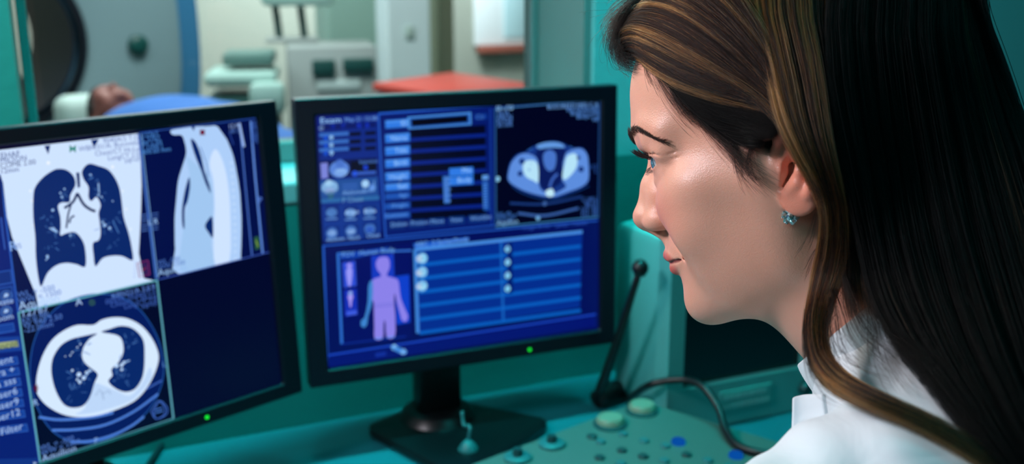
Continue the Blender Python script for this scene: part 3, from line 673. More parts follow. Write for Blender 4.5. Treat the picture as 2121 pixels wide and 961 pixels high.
def struct(mb,name,m,sm=None):
    o=mb.build(name,m,None,sm); o.matrix_world=WM; return tag(o,kind='structure')
L=1.75
struct(MB().box(((XL-2.2+XR+L)/2,TH/2,SILL/2-.015),(XR+L-XL+2.2,TH,SILL-.03)).box((XR+L/2,TH/2,SILL-.015),(L,TH,.03)).box((XL-1.1,TH/2,SILL-.015),(2.2,TH,.03)),'wall_front_dado',M_WALLD)
struct(MB().box((XL-1.1,TH/2,SILL+.9),(2.2,TH,1.8)),'wall_front_left',mat('saturated teal paint',(8,128,118),.75,bump=.3,bscale=60,var=.06,vscale=3))
struct(MB().box((XR+L/2,TH/2,SILL+.9),(L,TH,1.8)),'wall_front_right',M_WALLT)
struct(MB().box(((XL+XR)/2,TH/2,SILL+1.45),(XR-XL,TH,.7)),'wall_front_header',M_WALLT)
struct(MB().box(((XL+XR)/2,TH/2-.001,SILL-.015),(XR-XL,TH,.03),bev=.004),'trim_1',M_SILL)
struct(MB().box((XR-.006,TH/2+.004,SILL+.55),(.012,TH-.01,1.1)),'trim_2',M_JAMB)
# window frame and pane
wf=MB(); 
for x in (XL+.01,XR-.018): wf.box((x,TH-.03,SILL+.55),(.012,.03,1.1),bev=.002)
for z in (SILL+.015,SILL+1.085): wf.box(((XL+XR)/2,TH-.04,z),(XR-XL-.02,.04,.03),bev=.003)
w=wf.build('window_1',M_JAMB); w.matrix_world=WM; tag(w,kind='structure')
mg=bpy.data.materials.new('window glass'); mg.use_nodes=True; nt=mg.node_tree; nt.nodes.clear()
o_=nt.nodes.new('ShaderNodeOutputMaterial'); t_=nt.nodes.new('ShaderNodeBsdfTransparent'); t_.inputs[0].default_value=(.92,.965,.975,1)
g_=nt.nodes.new('ShaderNodeBsdfGlossy'); g_.inputs['Roughness'].default_value=.02; f_=nt.nodes.new('ShaderNodeFresnel'); f_.inputs[0].default_value=1.3; mx=nt.nodes.new('ShaderNodeMixShader')
nt.links.new(f_.outputs[0],mx.inputs[0]); nt.links.new(t_.outputs[0],mx.inputs[1]); nt.links.new(g_.outputs[0],mx.inputs[2]); nt.links.new(mx.outputs[0],o_.inputs[0])
gp=MB().box(((XL+XR)/2,TH-.04,SILL+.55),(XR-XL-.05,.006,1.06)).build('pane',mg,w)
# rest of the shell
RB=5.9   # depth of the scanner room behind the window wall
struct(MB().box((.2,1.3,-.05),(8.,9.6,.1)),'floor',M_FLOOR)
struct(MB().box((.2,1.3,2.75),(8.,9.6,.1)),'ceiling',M_CEIL)
struct(MB().box((.2,RB+.05,1.35),(8.,.1,2.7)),'wall_back',M_CREAM)
struct(MB().box((-3.75,1.3,1.35),(.1,9.3,2.7)),'wall_left',M_CREAM)
M_WALLB=mat('deep teal wall paint',(24,84,92),.75,bump=.2,bscale=50,var=.1,vscale=3)
struct(MB().box((XR+L,-1.7,1.35),(.1,3.4,2.7)),'wall_right',M_WALLB)
struct(MB().box((4.15,3.1,1.35),(.1,5.6,2.7)),'wall_right_far',M_CREAM)
struct(MB().box((-.8,-3.45,1.35),(6.0,.1,2.7)),'wall_rear',M_WALLB)
# ---------------- desk ----------------
M_DESK=mat('pale teal laminate',(26,108,118),.35,var=.05,vscale=5)
dk=empty('desk',M=WM); tag(dk,'pale laminate desk along the wall, under the two black monitors','desk')
def wpart(mb,name,m,parent,sm=None):
    return mb.build(name,m,parent,sm)
wpart(MB().box((.2,-.45,.735),(3.6,.898,.03),bev=.004),'worktop',M_DESK,dk)
for x in (-1.5,1.9): wpart(MB().box((x,-.45,.36),(.04,.8,.72),bev=.003),'side_panel',M_DESK,dk)
# ---------------- thing helpers in the scanner room ----------------
def yawM(P,yaw): return Matrix.Translation(Vector(P))@Matrix.Rotation(yaw,4,'Z')
M_WHITE=mat('scanner white shell',(124,148,154),.4,spec=.4)
M_GBLUE=mat('scanner blue grey side',(52,116,158),.45)
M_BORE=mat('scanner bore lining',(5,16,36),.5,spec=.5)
M_RING=mat('scanner black ring',(6,10,24),.4)
# gantry: thick rounded ring
gc=at(-22,88,4.35); 
th=math.radians(-40)   # face normal in the horizontal plane
GN=np.array([math.sin(-th),-math.cos(th),0]); GX=np.cross(ZV,GN)
gy=np.array([gc[0],gc[1],0])
GM=frameM(gy,GX,-GN,ZV)   # x across the face, y away from the face, z up
hz=float(gc[2])
gt=empty('ct_scanner',M=GM); tag(gt,'large white ring-shaped scanner with a dark round opening, behind the window','scanner')
def ringpart(name,ro,ri,y0,y1,m,rb=.06,squash=None,seg=72):
    # torus-like extrusion: outer outline is a rounded square, inner a circle
    bm=bmesh.new(); rings=[]
    def outl(t,grow):
        c,s=math.cos(t),math.sin(t); n=2.6
        k=(abs(c)**n+abs(s)**n)**(-1/n); return (ro-grow)*k*c,(ro-grow)*k*s
    sect=[]
    for i in range(5): a=i/4*math.pi/2; sect.append(('o',rb*(1-math.sin(a)),y0+rb*(1-math.cos(a)) if False else y0+rb*(1-math.sin(a))))
    prof=[('i',0,y1),('i',0,y0+rb),('i',rb*.3,y0+rb*.3),('i',rb,y0),('o',rb,y0),('o',rb*.3,y0+rb*.3),('o',0,y0+rb),('o',0,y1)]
    R_=[]
    for kind,g,y in prof:
        row=[]
        for j in range(seg):
            t=2*math.pi*j/seg
            if kind=='o': x,z=outl(t,g)
            else: x,z=(ri+g)*math.cos(t),(ri+g)*math.sin(t)
            z=max(z,-hz+.02); row.append(bm.verts.new((x,y,z+hz)))
        R_.append(row)
    for a,b in zip(R_,R_[1:]+R_[:1]):
        for j in range(seg): bm.faces.new((a[j],a[(j+1)%seg],b[(j+1)%seg],b[j]))
    bmesh.ops.recalc_face_normals(bm,faces=bm.faces[:]); me=bpy.data.meshes.new(name); bm.to_mesh(me); bm.free()
    return link(name,me,gt,m,40)
ringpart('front_shell',.845,.37,-.02,.22,M_WHITE,.05)
ringpart('rear_shell',.955,.36,.02,.62,M_GBLUE,.04)
MB().lathe([(.365,-.035),(.395,-.035),(.40,-.02),(.40,0.0),(.365,0.)],Matrix.Translation((0,0,hz))@Matrix.Rotation(math.pi/2,4,'X')@Matrix.Scale(-1,4,(0,0,1)),64,cap=False).build('bore_ring',M_RING,gt,40)
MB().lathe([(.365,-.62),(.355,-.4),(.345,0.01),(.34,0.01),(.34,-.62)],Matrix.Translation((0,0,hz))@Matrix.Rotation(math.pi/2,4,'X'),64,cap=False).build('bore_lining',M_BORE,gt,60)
q=GM.inverted()@Vector(onplane(283,92,gy+GN*.02,GN))
MB().lathe([(.045,0),(.045,.02),(.035,.03),(.02,.034)],Matrix.Translation((q[0],-.03,q[2]))@Matrix.Rotation(math.pi/2,4,'X'),24).build('control_button',mat('dark green button',(8,70,66),.4),gt,40)
# patient table, running out of the bore towards the right
tdir=GN; hp=at(262,240,3.66); tz=float(hp[2])-.10
TMx=frameM(np.array([hp[0],hp[1],0])+GN*0,GN,np.cross(ZV,GN),ZV)
pt=empty('patient_table',M=TMx); tag(pt,'white scanner table carrying the lying patient, behind the window','table')
MB().box((.62,0,tz-.03),(2.1,.46,.05),bev=.02).build('table_top',M_WHITE,pt,40)
MB().box((.9,0,(tz-.06)/2),(.9,.42,tz-.06),bev=.04).build('pedestal',M_WHITE,pt,40)
MB().box((-.335,0,tz+.075),(.15,.28,.15),bev=.05,seg=4).build('head_rest',mat('pale padding',(176,196,190),.7),pt,40)
M_SHEET=mat('blue sheet cloth',(34,96,170),.85,bump=.4,bscale=14,var=.15,vscale=6)
# sheet: a draped body form
def sheet():
    nx,ny=60,28; V=[];Fc=[]
    for i in range(nx):
        x=i/(nx-1)*1.5
        hh=np.interp(x,[0,.1,.35,.6,.8,1.1,1.4,1.5],[.08,.17,.21,.20,.16,.15,.14,.17]); wd=np.interp(x,[0,.15,.5,.9,1.5],[.17,.24,.23,.20,.17])
        for j in range(ny):
            v=j/(ny-1)*2-1; y=v*.30; e=abs(y)/wd
            z=hh*math.sqrt(max(0,1-min(1,e)**2.4)) if e<1 else 0
            z=max(z,.012)
            if abs(y)>.235: z=.012-(abs(y)-.235)*2.2
            y2=min(max(y,-.245),.245)
            z+=.010*math.sin(11*x+5*y)*math.sin(7*y+3*x)
            V.append((x+.145,y2*1.02,tz+z+.004))
    for i in range(nx-1):
        for j in range(ny-1): a=i*ny+j; Fc.append((a,a+1,a+ny+1,a+ny))
    me=bpy.data.meshes.new('sheet'); me.from_pydata(V,[],Fc); return me
sh=link('blue_sheet',sheet(),None,M_SHEET,True); sh.matrix_world=TMx; sm_=sh.modifiers.new('s','SOLIDIFY'); sm_.thickness=.008; tag(sh,'blue sheet draped over the patient lying on the scanner table','sheet')
# ---------------- furniture of the scanner room ----------------
M_CAB=mat('warm grey cabinet',(150,158,156),.5); M_CABL=mat('pale cabinet',(190,206,204),.5); M_DKG=mat('dark green plastic',(14,66,62),.5); M_PRN=mat('printer white plastic',(150,182,174),.45)
M_RED=mat('coral red table top',(186,62,50),.45); M_BRN=mat('red brown rail',(150,82,66),.5); M_PANEL=mat('sage green panel',(138,168,156),.6)
def facing(px,py,d,dyaw=0.):
    P=at(px,py,d); yaw=math.atan2(WD[1],WD[0])+dyaw; return np.array([P[0],P[1],0]),yaw,float(P[2])
def pxs(n,d): return n/F*d
# grey cabinet
P,yw,z0=facing(688,95,4.5); g=empty('storage_cabinet',M=yawM(P,yw-.2)); tag(g,'grey cabinet with two dark slots on its front, left of the red table','cabinet')
w_,t_=pxs(185,4.5),z0
MB().box((0,.2,t_/2),(w_,.4,t_),bev=.015).build('body',M_CAB,g,40)
for x0,x1,y0,y1 in ((645,692,124,156),(708,772,122,150)):
    hx=((x0+x1)/2-688)/F*4.5; zz=float(at(0,(y0+y1)/2,4.5)[2]); MB().box((hx,-.012,zz),(pxs(x1-x0,4.5),.03,pxs(y1-y0,4.5)),bev=.008).build('handle',M_DKG,g,40)
MB().box((pxs(10,4.5),-.004,float(at(0,178,4.5)[2])),(pxs(90,4.5),.012,pxs(22,4.5)),bev=.004).build('drawer_front',M_CABL,g,40)
# machine head on two posts, standing on the cabinet
t_=z0
P,yw,_=facing(622,95,4.62); g=empty('x_ray_stand',M=yawM(P,yw-.2)); tag(g,'white box on two dark posts, standing on the grey cabinet','medical device')
zz=float(at(0,13,4.62)[2])
MB().box((0,.15,zz+.14),(pxs(150,4.62),.24,.28),bev=.03).build('head_box',M_PRN,g,40)
for x in (-40,12):
    MB().tube([(pxs(x,4.62),.15,t_+.005),(pxs(x-3,4.62),.15,(t_+zz)/2),(pxs(x-7,4.62),.15,zz+.02)],.017,16,1).build('post',M_DKG,g,40)
MB().box((pxs(-14,4.62),.15,t_+.012),(pxs(110,4.62),.2,.02),bev=.006).build('foot_plate',M_CAB,g,40)
# printer
P,yw,z0=facing(522,150,4.2); g=empty('printer_trolley',M=yawM(P,yw-.25)); tag(g,'white and dark green printer on a trolley, left of the grey cabinet','printer')
MB().box((-.05,.2,z0/2-.05),(pxs(145,4.2),.38,z0-.10),bev=.02).build('trolley',M_DKG,g,40)
MB().box((-.05,.2,z0-.03),(pxs(150,4.2),.40,.06),bev=.03).build('top_shell',M_PRN,g,40)
MB().box((.06,-.05,z0-.1),(pxs(72,4.2),.12,.13),bev=.03).build('output_tray',M_PRN,g,40)
MB().box((-.02,.24,z0+.045),(pxs(105,4.2),.3,.05),bev=.012).build('lid',mat('grey green lid',(84,118,112),.5),g,40)
# sage panel / cupboard door behind
P,yw,z0=facing(740,60,5.6); g=empty('wall_cupboard',M=yawM(P,yw)); tag(g,'sage green tall cupboard behind the grey cabinet','cupboard')
MB().box((0,.15,1.15),(pxs(120,5.6),.3,2.3),bev=.01).build('body',M_PANEL,g,40)
MB().box((-.01,-.008,1.45),(pxs(104,5.6),.02,1.4),bev=.004).build('door',M_PANEL,g,40)
# pale column
P,yw,z0=facing(848,80,5.2); g=MB().box((0,.12,1.35),(pxs(92,5.2),.24,2.69),bev=.01).build('trim_3',mat('pale column paint',(214,228,230),.6)); g.matrix_world=yawM(P,yw-.05); tag(g,kind='structure')
sw=MB().box((0,-.008,float(at(0,66,5.2)[2])),(.045,.014,.06),bev=.004).build('wall_switch',mat('switch plate',(176,194,186),.5),None,40); sw.matrix_world=yawM(P,yw-.05); tag(sw,'small pale switch on the white column behind the window','switch')
# red topped table
pr=[onz(x,y,.95) for x,y in ((772,172),(935,149),(1125,176),(985,204))]
g=empty('red_table',loc=(*(sum(pr)/4)[:2],0)); tag(g,'table with a coral red top, behind the window below the wall board','table')
cx,cy=(sum(pr)/4)[:2]
MB().prism([(p_[0]-cx,p_[1]-cy) for p_ in pr][::-1],.92,.95,bev=.006).build('table_top',M_RED,g,40)
for p_ in pr:
    lx,ly=(p_[0]-cx)*.86,(p_[1]-cy)*.86; MB().box((lx,ly,.46),(.045,.045,.92),bev=.006).build('leg',M_CAB,g,40)
# wall board with red brown rail
P=onplane(1050,45,A0+WN*(RB-.02),WN); x0,z0=wl(P)[0],wl(P)[2]; dd=float((P-CAM)@RF)
g=empty('wall_board',M=frameM(A0*[1,1,0]+WD*x0+WN*(RB-.03),WD,WN,ZV)); tag(g,'bright white board on the far wall with a red brown rail below','board')
zb=wl(onplane(1050,92,A0+WN*(RB-.02),WN))[2]
MB().box((0,0,zb+.5),(pxs(150,dd),.03,1.0),bev=.006).build('board',mat('white board enamel',(236,244,246),.3),g,40)
MB().box((pxs(20,dd),-.02,zb+.5),(pxs(60,dd),.012,.9),bev=.002).build('paper_sheet',mat('pale blue paper',(190,226,232),.6),g,40)
MB().box((0,-.03,zb-.03),(pxs(140,dd),.07,.05),bev=.008).build('rail',M_BRN,g,40)
P,yw,z0=facing(925,80,5.5); g=empty('wall_shade_strip',M=yawM(P,yw)); tag(g,'olive grey strip standing in for the shaded wall corner between the pale column and the white board','shade_strip')  # dark upright put in for the shade in the wall corner
MB().box((.0,.1,1.2),(pxs(36,5.35),.2,2.4),bev=.01).build('body',mat('olive grey wall shade',(132,136,112),.6),g,40); MB().box((.0,-.006,1.2),(pxs(28,5.35),.014,2.25),bev=.004).build('door',mat('olive grey shade front',(140,142,118),.6),g,40)

# the patient: a head like any head, lying face up, hair, and a gown collar
GP,GQ=None,None
def patient():
    P_,Q_=sdf_mesh(head_sdf,(-110,-90,-112),(125,90,150),3.5,newton=0)
    up=-GN; fwd=ZV; lf=np.cross(up,fwd)
    c=at(240,236,3.66); M=frameM(c,fwd,lf,up)
    me=bpy.data.meshes.new('person'); me.from_pydata((P_/1000).tolist(),[],Q_.tolist())
    o=link('person',me,None,mat('patient skin',(120,68,60),.55),True); o.matrix_world=M
    tag(o,'patient lying face up on the scanner table, only the head out of the blue sheet','person')
    m=scalp_mask_simple(P_); keep=m>.5; idx=-np.ones(len(P_),int)
    Pn=P_.copy(); nr=Pn-np.array([10,0,40]); nr/=np.linalg.norm(nr,axis=1)[:,None]; Pn=Pn+nr*7
    f=[q for q in Q_.tolist() if all(keep[i] for i in q)]; used=sorted({i for q in f for i in q}); mp={a:b for b,a in enumerate(used)}
    me=bpy.data.meshes.new('hair'); me.from_pydata((Pn[used]/1000).tolist(),[],[[mp[i] for i in q] for q in f]); h=link('hair',me,o,mat('patient dark hair',(26,18,16),.6),True)
    s=h.modifiers.new('s','SOLIDIFY'); s.thickness=.008; s.offset=-1
def scalp_mask_simple(P):
    xh=np.interp(P[:,2],[-60,-8,10,40,80,100,150],[-34,-26,20,52,76,90,88]); return ((P[:,0]<xh)&(P[:,2]>-50)&~((np.abs(P[:,1])>66)&(P[:,2]<40)&(P[:,0]<16)&(P[:,0]>-30))).astype(float)
prep_base((-110,-90,-190),(125,90,150),2.0)
patient()
# ---------------- the woman ----------------
def head_pose(yaw=12.,pitch=12.,roll=3.,depth=.58,trg=(1622,372)):
    c=ray(1500,380);c/=np.linalg.norm(c)
    u=RU-c*(RU@c);u/=np.linalg.norm(u); r=np.cross(c,u)
    y=math.radians(yaw);f=-r*math.cos(y)+c*math.sin(y); l=np.cross(u,f)
    p=math.radians(pitch); f2=f*math.cos(p)-u*math.sin(p);u2=u*math.cos(p)+f*math.sin(p)
    q=math.radians(roll); l3=l*math.cos(q)+u2*math.sin(q);u3=u2*math.cos(q)-l*math.sin(q)
    R=np.stack([f2,l3,u3],1); t=at(trg[0],trg[1],depth)-R@np.array([0,.072,0]); return R,t
HR,HT=head_pose()
def h2w(P): return (np.asarray(P,float)/1000)@HR.T+HT
def w2h(W): return ((np.asarray(W,float)-HT)@HR)*1000
HM=frameM(HT,HR[:,0],HR[:,1],HR[:,2])
LO,HI=(-110,-90,-190),(125,90,150)
prep_base(LO,HI,2.0)
HP,HQd=sdf_mesh(head_sdf,LO,HI,1.0 if HQ>=1 else 1.6)
def smooth01(x,a,b): t=np.clip((x-a)/(b-a),0,1); return t*t*(3-2*t)
def vnoise(P,sc,seed=0):
    r=np.random.default_rng(seed); o=np.zeros(len(P))
    for k in range(7):
        d=r.normal(size=3); d/=np.linalg.norm(d); o+=np.sin((P@d)*sc*(.6+.25*k)+r.uniform(0,6.28))*(1/(1+.3*k))
    return o/3.2
# hairline: x of the scalp edge as a function of height, traced on the temple
def unp(px,py,y):
    o=w2h(CAM); d=HR.T@ray(px,py)*1000; s=(y-o[1])/d[1]; return o+d*s
hl=[(1316,120,22),(1350,138,38),(1385,165,50),(1405,195,57),(1440,240,64),(1490,285,69),(1528,312,71),(1560,306,72),(1590,286,73)]
HLp=np.array([unp(a,b,c)[[0,2]] for a,b,c in hl]); HLp=HLp[np.argsort(HLp[:,1])]
def scalp_mask(P):
    z=P[:,2]; x=P[:,0]
    xh=np.interp(z,np.r_[-60,-8,HLp[:,1],150],np.r_[-34,-26,HLp[:,0],HLp[-1,0]-4])
    wob=vnoise(P,.35,3)*2.2
    m=smooth01(xh-x+wob,-2.5,5.)
    return m*smooth01(z,-75,-45)
def paint_skin(P):
    n=len(P); y=np.abs(P[:,1]); Pa=P.copy(); Pa[:,1]=y; Pf=Pa.astype(np.float32)
    base=np.array(lin((236,173,149))); C=np.tile(base,(n,1))
    def mixin(m,c): 
        nonlocal C; C=C*(1-m[:,None])+np.array(lin(c))*m[:,None]
    mixin(.55*smooth01(-np.linalg.norm((Pa-[74,38,-3])/[26,24,22],axis=1),-1.25,-.2),(226,128,112))      # cheek blush
    mixin(.25*smooth01(-np.linalg.norm((Pa-[108,4,-2])/[12,12,12],axis=1),-1.2,-.3),(226,140,120))
    dbase=_sample(BL['A'],BL['lo'],BL['h'],Pf).astype(float)
    earm=smooth01(dbase,.3,3.0)*smooth01(-P[:,0],-34,-24)*smooth01(P[:,2],-42,-34)*smooth01(-np.abs(P[:,0]+8),-46,-36)
    mixin(.62*earm,(226,124,100)); mixin(.5*smooth01(-dbase,1.0,3.5)*smooth01(-np.linalg.norm((Pa-[0,70,6])/[18,20,22],axis=1),-1.1,-.7),(120,48,36))
    mixin(.22*np.clip(.5+.5*vnoise(P,.22,5),0,1),(206,140,112))
    up=_schain(Pf,[((92.4,0,-27.4),3.4),((91.6,4,-26.6),3.8),((87.5,13,-28.6),3.7),((75.0,25,-31.5),1.4)],3)
    lo=_schain(Pf,[((89.0,0,-36.0),4.2),((86.8,10,-35.8),4.1),((75.5,24,-33.0),1.4)],4)
    lip=np.maximum(smooth01(-up,-.9,.2),smooth01(-lo,-.9,.2))*(P[:,0]>72); mixin(.9*lip,(196,74,74))
    slit=_schain(Pf,[((101,0,-32.2),.5),((94,9,-31.7),.5),((85,19,-31.8),.6),((74.5,27,-31.6),1.2)],2)
    mixin(.7*smooth01(-slit,-.9,-.2)*smooth01(P[:,0],75,79),(120,40,40))
    nost=_ell(Pf,(97.5,6.8,-9.8),(5.6,2.9,4.6),[('z',-12)]); mixin(.85*smooth01(-nost,-.9,1.0),(96,34,28))
    lid=np.linalg.norm(Pa-np.array(EYE),axis=1); mixin(.5*smooth01(-lid,-15.5,-13)*smooth01(P[:,2],33,36),(176,120,112))
    sm=scalp_mask(P); sm=sm*(1-earm); mixin(sm,(30,20,18))
    return C,sm
SKC,SKM=paint_skin(HP.astype(float))
me=bpy.data.meshes.new('person'); me.from_pydata((HP/1000).tolist(),[],HQd.tolist())
ca=me.color_attributes.new('tone','FLOAT_COLOR','POINT'); ca.data.foreach_set('color',np.c_[SKC,np.ones(len(SKC))].astype(np.float32).ravel())
sa=me.attributes.new('scalp','FLOAT','POINT'); sa.data.foreach_set('value',SKM.astype(np.float32))
def skin_mat():
    m=bpy.data.materials.new('skin'); m.use_nodes=True; nt=m.node_tree; b=nt.nodes['Principled BSDF']; N=nt.nodes.new; K=nt.links.new
    a=N('ShaderNodeAttribute'); a.attribute_name='tone'; K(a.outputs['Color'],b.inputs['Base Color'])
    b.inputs['Subsurface Weight'].default_value=.22; b.inputs['Subsurface Radius'].default_value=(1.,.35,.2); b.inputs['Subsurface Scale'].default_value=.004
    b.inputs['Specular IOR Level'].default_value=.5
    tc=N('ShaderNodeTexCoord')
    v=N('ShaderNodeTexVoronoi'); v.inputs['Scale'].default_value=1250; K(tc.outputs['Object'],v.inputs['Vector'])
    n=N('ShaderNodeTexNoise'); n.inputs['Scale'].default_value=420; n.inputs['Detail'].default_value=6; K(tc.outputs['Object'],n.inputs['Vector'])
    ad=N('ShaderNodeMath'); ad.operation='ADD'; K(v.outputs['Distance'],ad.inputs[0]); K(n.outputs['Fac'],ad.inputs[1])
    bp=N('ShaderNodeBump'); bp.inputs['Strength'].default_value=.16; bp.inputs['Distance'].default_value=.0006; K(ad.outputs[0],bp.inputs['Height']); K(bp.outputs['Normal'],b.inputs['Normal'])
    n2=N('ShaderNodeTexNoise'); n2.inputs['Scale'].default_value=30; K(tc.outputs['Object'],n2.inputs['Vector'])
    mr=N('ShaderNodeMapRange'); mr.inputs[3].default_value=.30; mr.inputs[4].default_value=.46; K(n2.outputs['Fac'],mr.inputs[0]); K(mr.outputs[0],b.inputs['Roughness'])
    return m
person=link('person',me,None,skin_mat(),True); person.matrix_world=HM
tag(person,'woman in profile with long brown hair, crystal ear stud and white coat, facing the monitors','person')
from mathutils.bvhtree import BVHTree
PW=h2w(HP)
BV=BVHTree.FromPolygons(PW.tolist(),HQd.tolist())
# eyes
def eye(side):
    bm=bmesh.new(); bmesh.ops.create_uvsphere(bm,u_segments=64,v_segments=48,radius=ER/1000)
    bmesh.ops.rotate(bm,matrix=Matrix.Rotation(math.pi/2,3,'Y'),verts=bm.verts[:])
    for v in bm.verts:
        r=math.hypot(v.co.y,v.co.z)
        if v.co.x>0 and r<.0062: v.co.x+=.0011*(1-(r/.0062)**2)
    me=bpy.data.meshes.new('eyeball'); bm.to_mesh(me); bm.free()
    o=link('eyeball',me,person,M_EYE,True)
    o.matrix_local=Matrix.Translation((EYE[0]/1000,side*EYE[1]/1000,EYE[2]/1000))@Matrix.Rotation(math.radians(9),4,'Z')@Matrix.Rotation(math.radians(6),4,'Y')
    return o
def eye_mat():
    m=bpy.data.materials.new('eye'); m.use_nodes=True; nt=m.node_tree; b=nt.nodes['Principled BSDF']; N=nt.nodes.new; K=nt.links.new
    tc=N('ShaderNodeTexCoord'); sx=N('ShaderNodeSeparateXYZ'); K(tc.outputs['Object'],sx.inputs[0])
    r=N('ShaderNodeMath'); r.operation='POWER'; r.inputs[1].default_value=2; K(sx.outputs[1],r.inputs[0])
    r2=N('ShaderNodeMath'); r2.operation='POWER'; r2.inputs[1].default_value=2; K(sx.outputs[2],r2.inputs[0])
    ad=N('ShaderNodeMath'); K(r.outputs[0],ad.inputs[0]); K(r2.outputs[0],ad.inputs[1])
    sq=N('ShaderNodeMath'); sq.operation='SQRT'; K(ad.outputs[0],sq.inputs[0])
    mm=N('ShaderNodeMath'); mm.operation='MULTIPLY'; mm.inputs[1].default_value=100; K(sq.outputs[0],mm.inputs[0])
    cr=N('ShaderNodeValToRGB'); e=cr.color_ramp.elements; e[0].position=.0; e[0].color=(0,0,0,1); e[1].position=1; e[1].color=(.62,.70,.74,1)
    for p_,c in ((.19,(0,0,0)),(.21,(.04,.14,.18)),(.45,(.10,.34,.42)),(.58,(.02,.07,.09)),(.66,(.55,.64,.68))):
        q=e.new(p_); q.color=c+(1,)
    K(mm.outputs[0],cr.inputs[0]); K(cr.outputs[0],b.inputs['Base Color'])
    b.inputs['Roughness'].default_value=.12; b.inputs['Coat Weight'].default_value=1; b.inputs['Coat Roughness'].default_value=.03; return m
M_EYE=eye_mat(); eye(1); eye(-1)
# ---------------- strands ----------------
def hair_mat(name,rough=.32,tint=None):
    m=bpy.data.materials.new(name); m.use_nodes=True; nt=m.node_tree; nt.nodes.clear(); N=nt.nodes.new; K=nt.links.new
    o=N('ShaderNodeOutputMaterial'); h=N('ShaderNodeBsdfHairPrincipled'); h.model='CHIANG'; h.parametrization='COLOR'
    a=N('ShaderNodeAttribute'); a.attribute_name='tone'; K(a.outputs['Color'],h.inputs['Color'])
    h.inputs['Roughness'].default_value=rough; h.inputs['Radial Roughness'].default_value=.35; h.inputs['IOR'].default_value=1.27
    if 'Random Roughness' in h.inputs: h.inputs['Random Roughness'].default_value=.2
    K(h.outputs[0],o.inputs[0]); return m
M_HAIR=hair_mat('hair'); M_HBACK=hair_mat('dark back hair',.5); M_HBACK.node_tree.nodes['Principled Hair BSDF'].inputs['IOR'].default_value=1.2; M_LASH=hair_mat('lash hair',.4)
def strands(name,P,rad,tone,m,parent):
    # P: (n,k,3) world metres; rad: root radius with a tapering tip
    n,k,_=P.shape; hc=bpy.data.hair_curves.new(name); hc.add_curves([k]*n)
    L=((P.reshape(-1,3)-HT)@HR).astype(np.float32)
    hc.attributes['position'].data.foreach_set('vector',L.ravel()) if 'position' in hc.attributes else hc.points.foreach_set('position',L.ravel())
    ra=hc.attributes.get('radius') or hc.attributes.new('radius','FLOAT','POINT')
    t=np.linspace(0,1,k); prof=np.minimum(1,.55+t*6)*np.minimum(1,(1-t)*7+.18)
    rr=(np.asarray(rad).reshape(-1,1) if np.ndim(rad) else np.full((n,1),rad))*prof[None]
    ra.data.foreach_set('value',rr.astype(np.float32).ravel())
    ta=hc.attributes.new('tone','FLOAT_COLOR','CURVE'); ta.data.foreach_set('color',np.c_[tone,np.ones(n)].astype(np.float32).ravel())
    o=bpy.data.objects.new(name,hc); COL.objects.link(o); hc.materials.append(m)
    if parent is not None: o.parent=parent
    return o
# ---- coat field (world metres): neck opening, shoulders, upper arm, chest
nd=HR@np.array([-.526,0,-.85]); nf=HR@np.array([.85,0,-.526]); nl=HR[:,1]; N0=h2w((0,0,-40))
def nk(s,r=0.,phi=0.):
    a=math.radians(phi); return N0+nd*s/1000+(nf*math.cos(a)+nl*math.sin(a))*r/1000
SH=at(1872,1108,.50); EL=at(1572,1250,.465); CH=at(1990,1440,.60); FS=nk(150)+HR[:,1]*-.17+np.array([0,0,-.02])
def coat_sdf(P,wr=True):
    f32=lambda a:tuple(map(float,a))
    d=_cap(P,f32(nk(84)-nf*.004),f32(nk(150)-nf*.022),.060,.078)
    d=_su(d,_cap(P,f32(nk(150)-nf*.02),f32(CH),.078,.11),.06)
    d=_su(d,_cap(P,f32(SH),f32(nk(150)-nf*.01),.062,.068),.06)
    d=_su(d,_cap(P,f32(FS),f32(nk(150)),.058,.085),.07)
    d=_su(d,_cap(P,f32(SH),f32(EL),.062,.056),.03)
    d=_su(d,_cap(P,f32(SH),f32(SH+np.array([.03,.03,-.25])),.05,.06),.05)
    if wr:
        # cloth folds running from the collar over the shoulder
        u=P@np.array(nd,np.float32)*1.0; v=P@np.array(nf,np.float32); w=P@np.array(HR[:,1],np.float32)
        d=d+.0036*np.sin(95*v+30*w+2.2*np.sin(22*u))*np.cos(18*u+25*w)+.0012*np.sin(190*v-60*u+1.5*np.sin(60*w))
    return d
def coat_cut(P):
    d=coat_sdf(P); n=np.array(nd,np.float32); c=np.array(nk(86),np.float32)
    # open neck: hollow around the neck axis above the collar seam
    a=np.array(nk(40),np.float32); b=np.array(nk(112),np.float32)
    return _ss(d,_cap(P,tuple(map(float,a)),tuple(map(float,b)),.060,.054),.004)
clo=np.minimum.reduce([SH,EL,CH,FS,nk(90)])-.15; chi=np.maximum.reduce([SH,EL,FS,nk(60)])+np.array([.12,.12,.07]); clo[2]=max(clo[2],.86)
CP,CQ=sdf_mesh(coat_cut,clo.tolist(),chi.tolist(),.0035 if HQ>=1 else .006,newton=1)
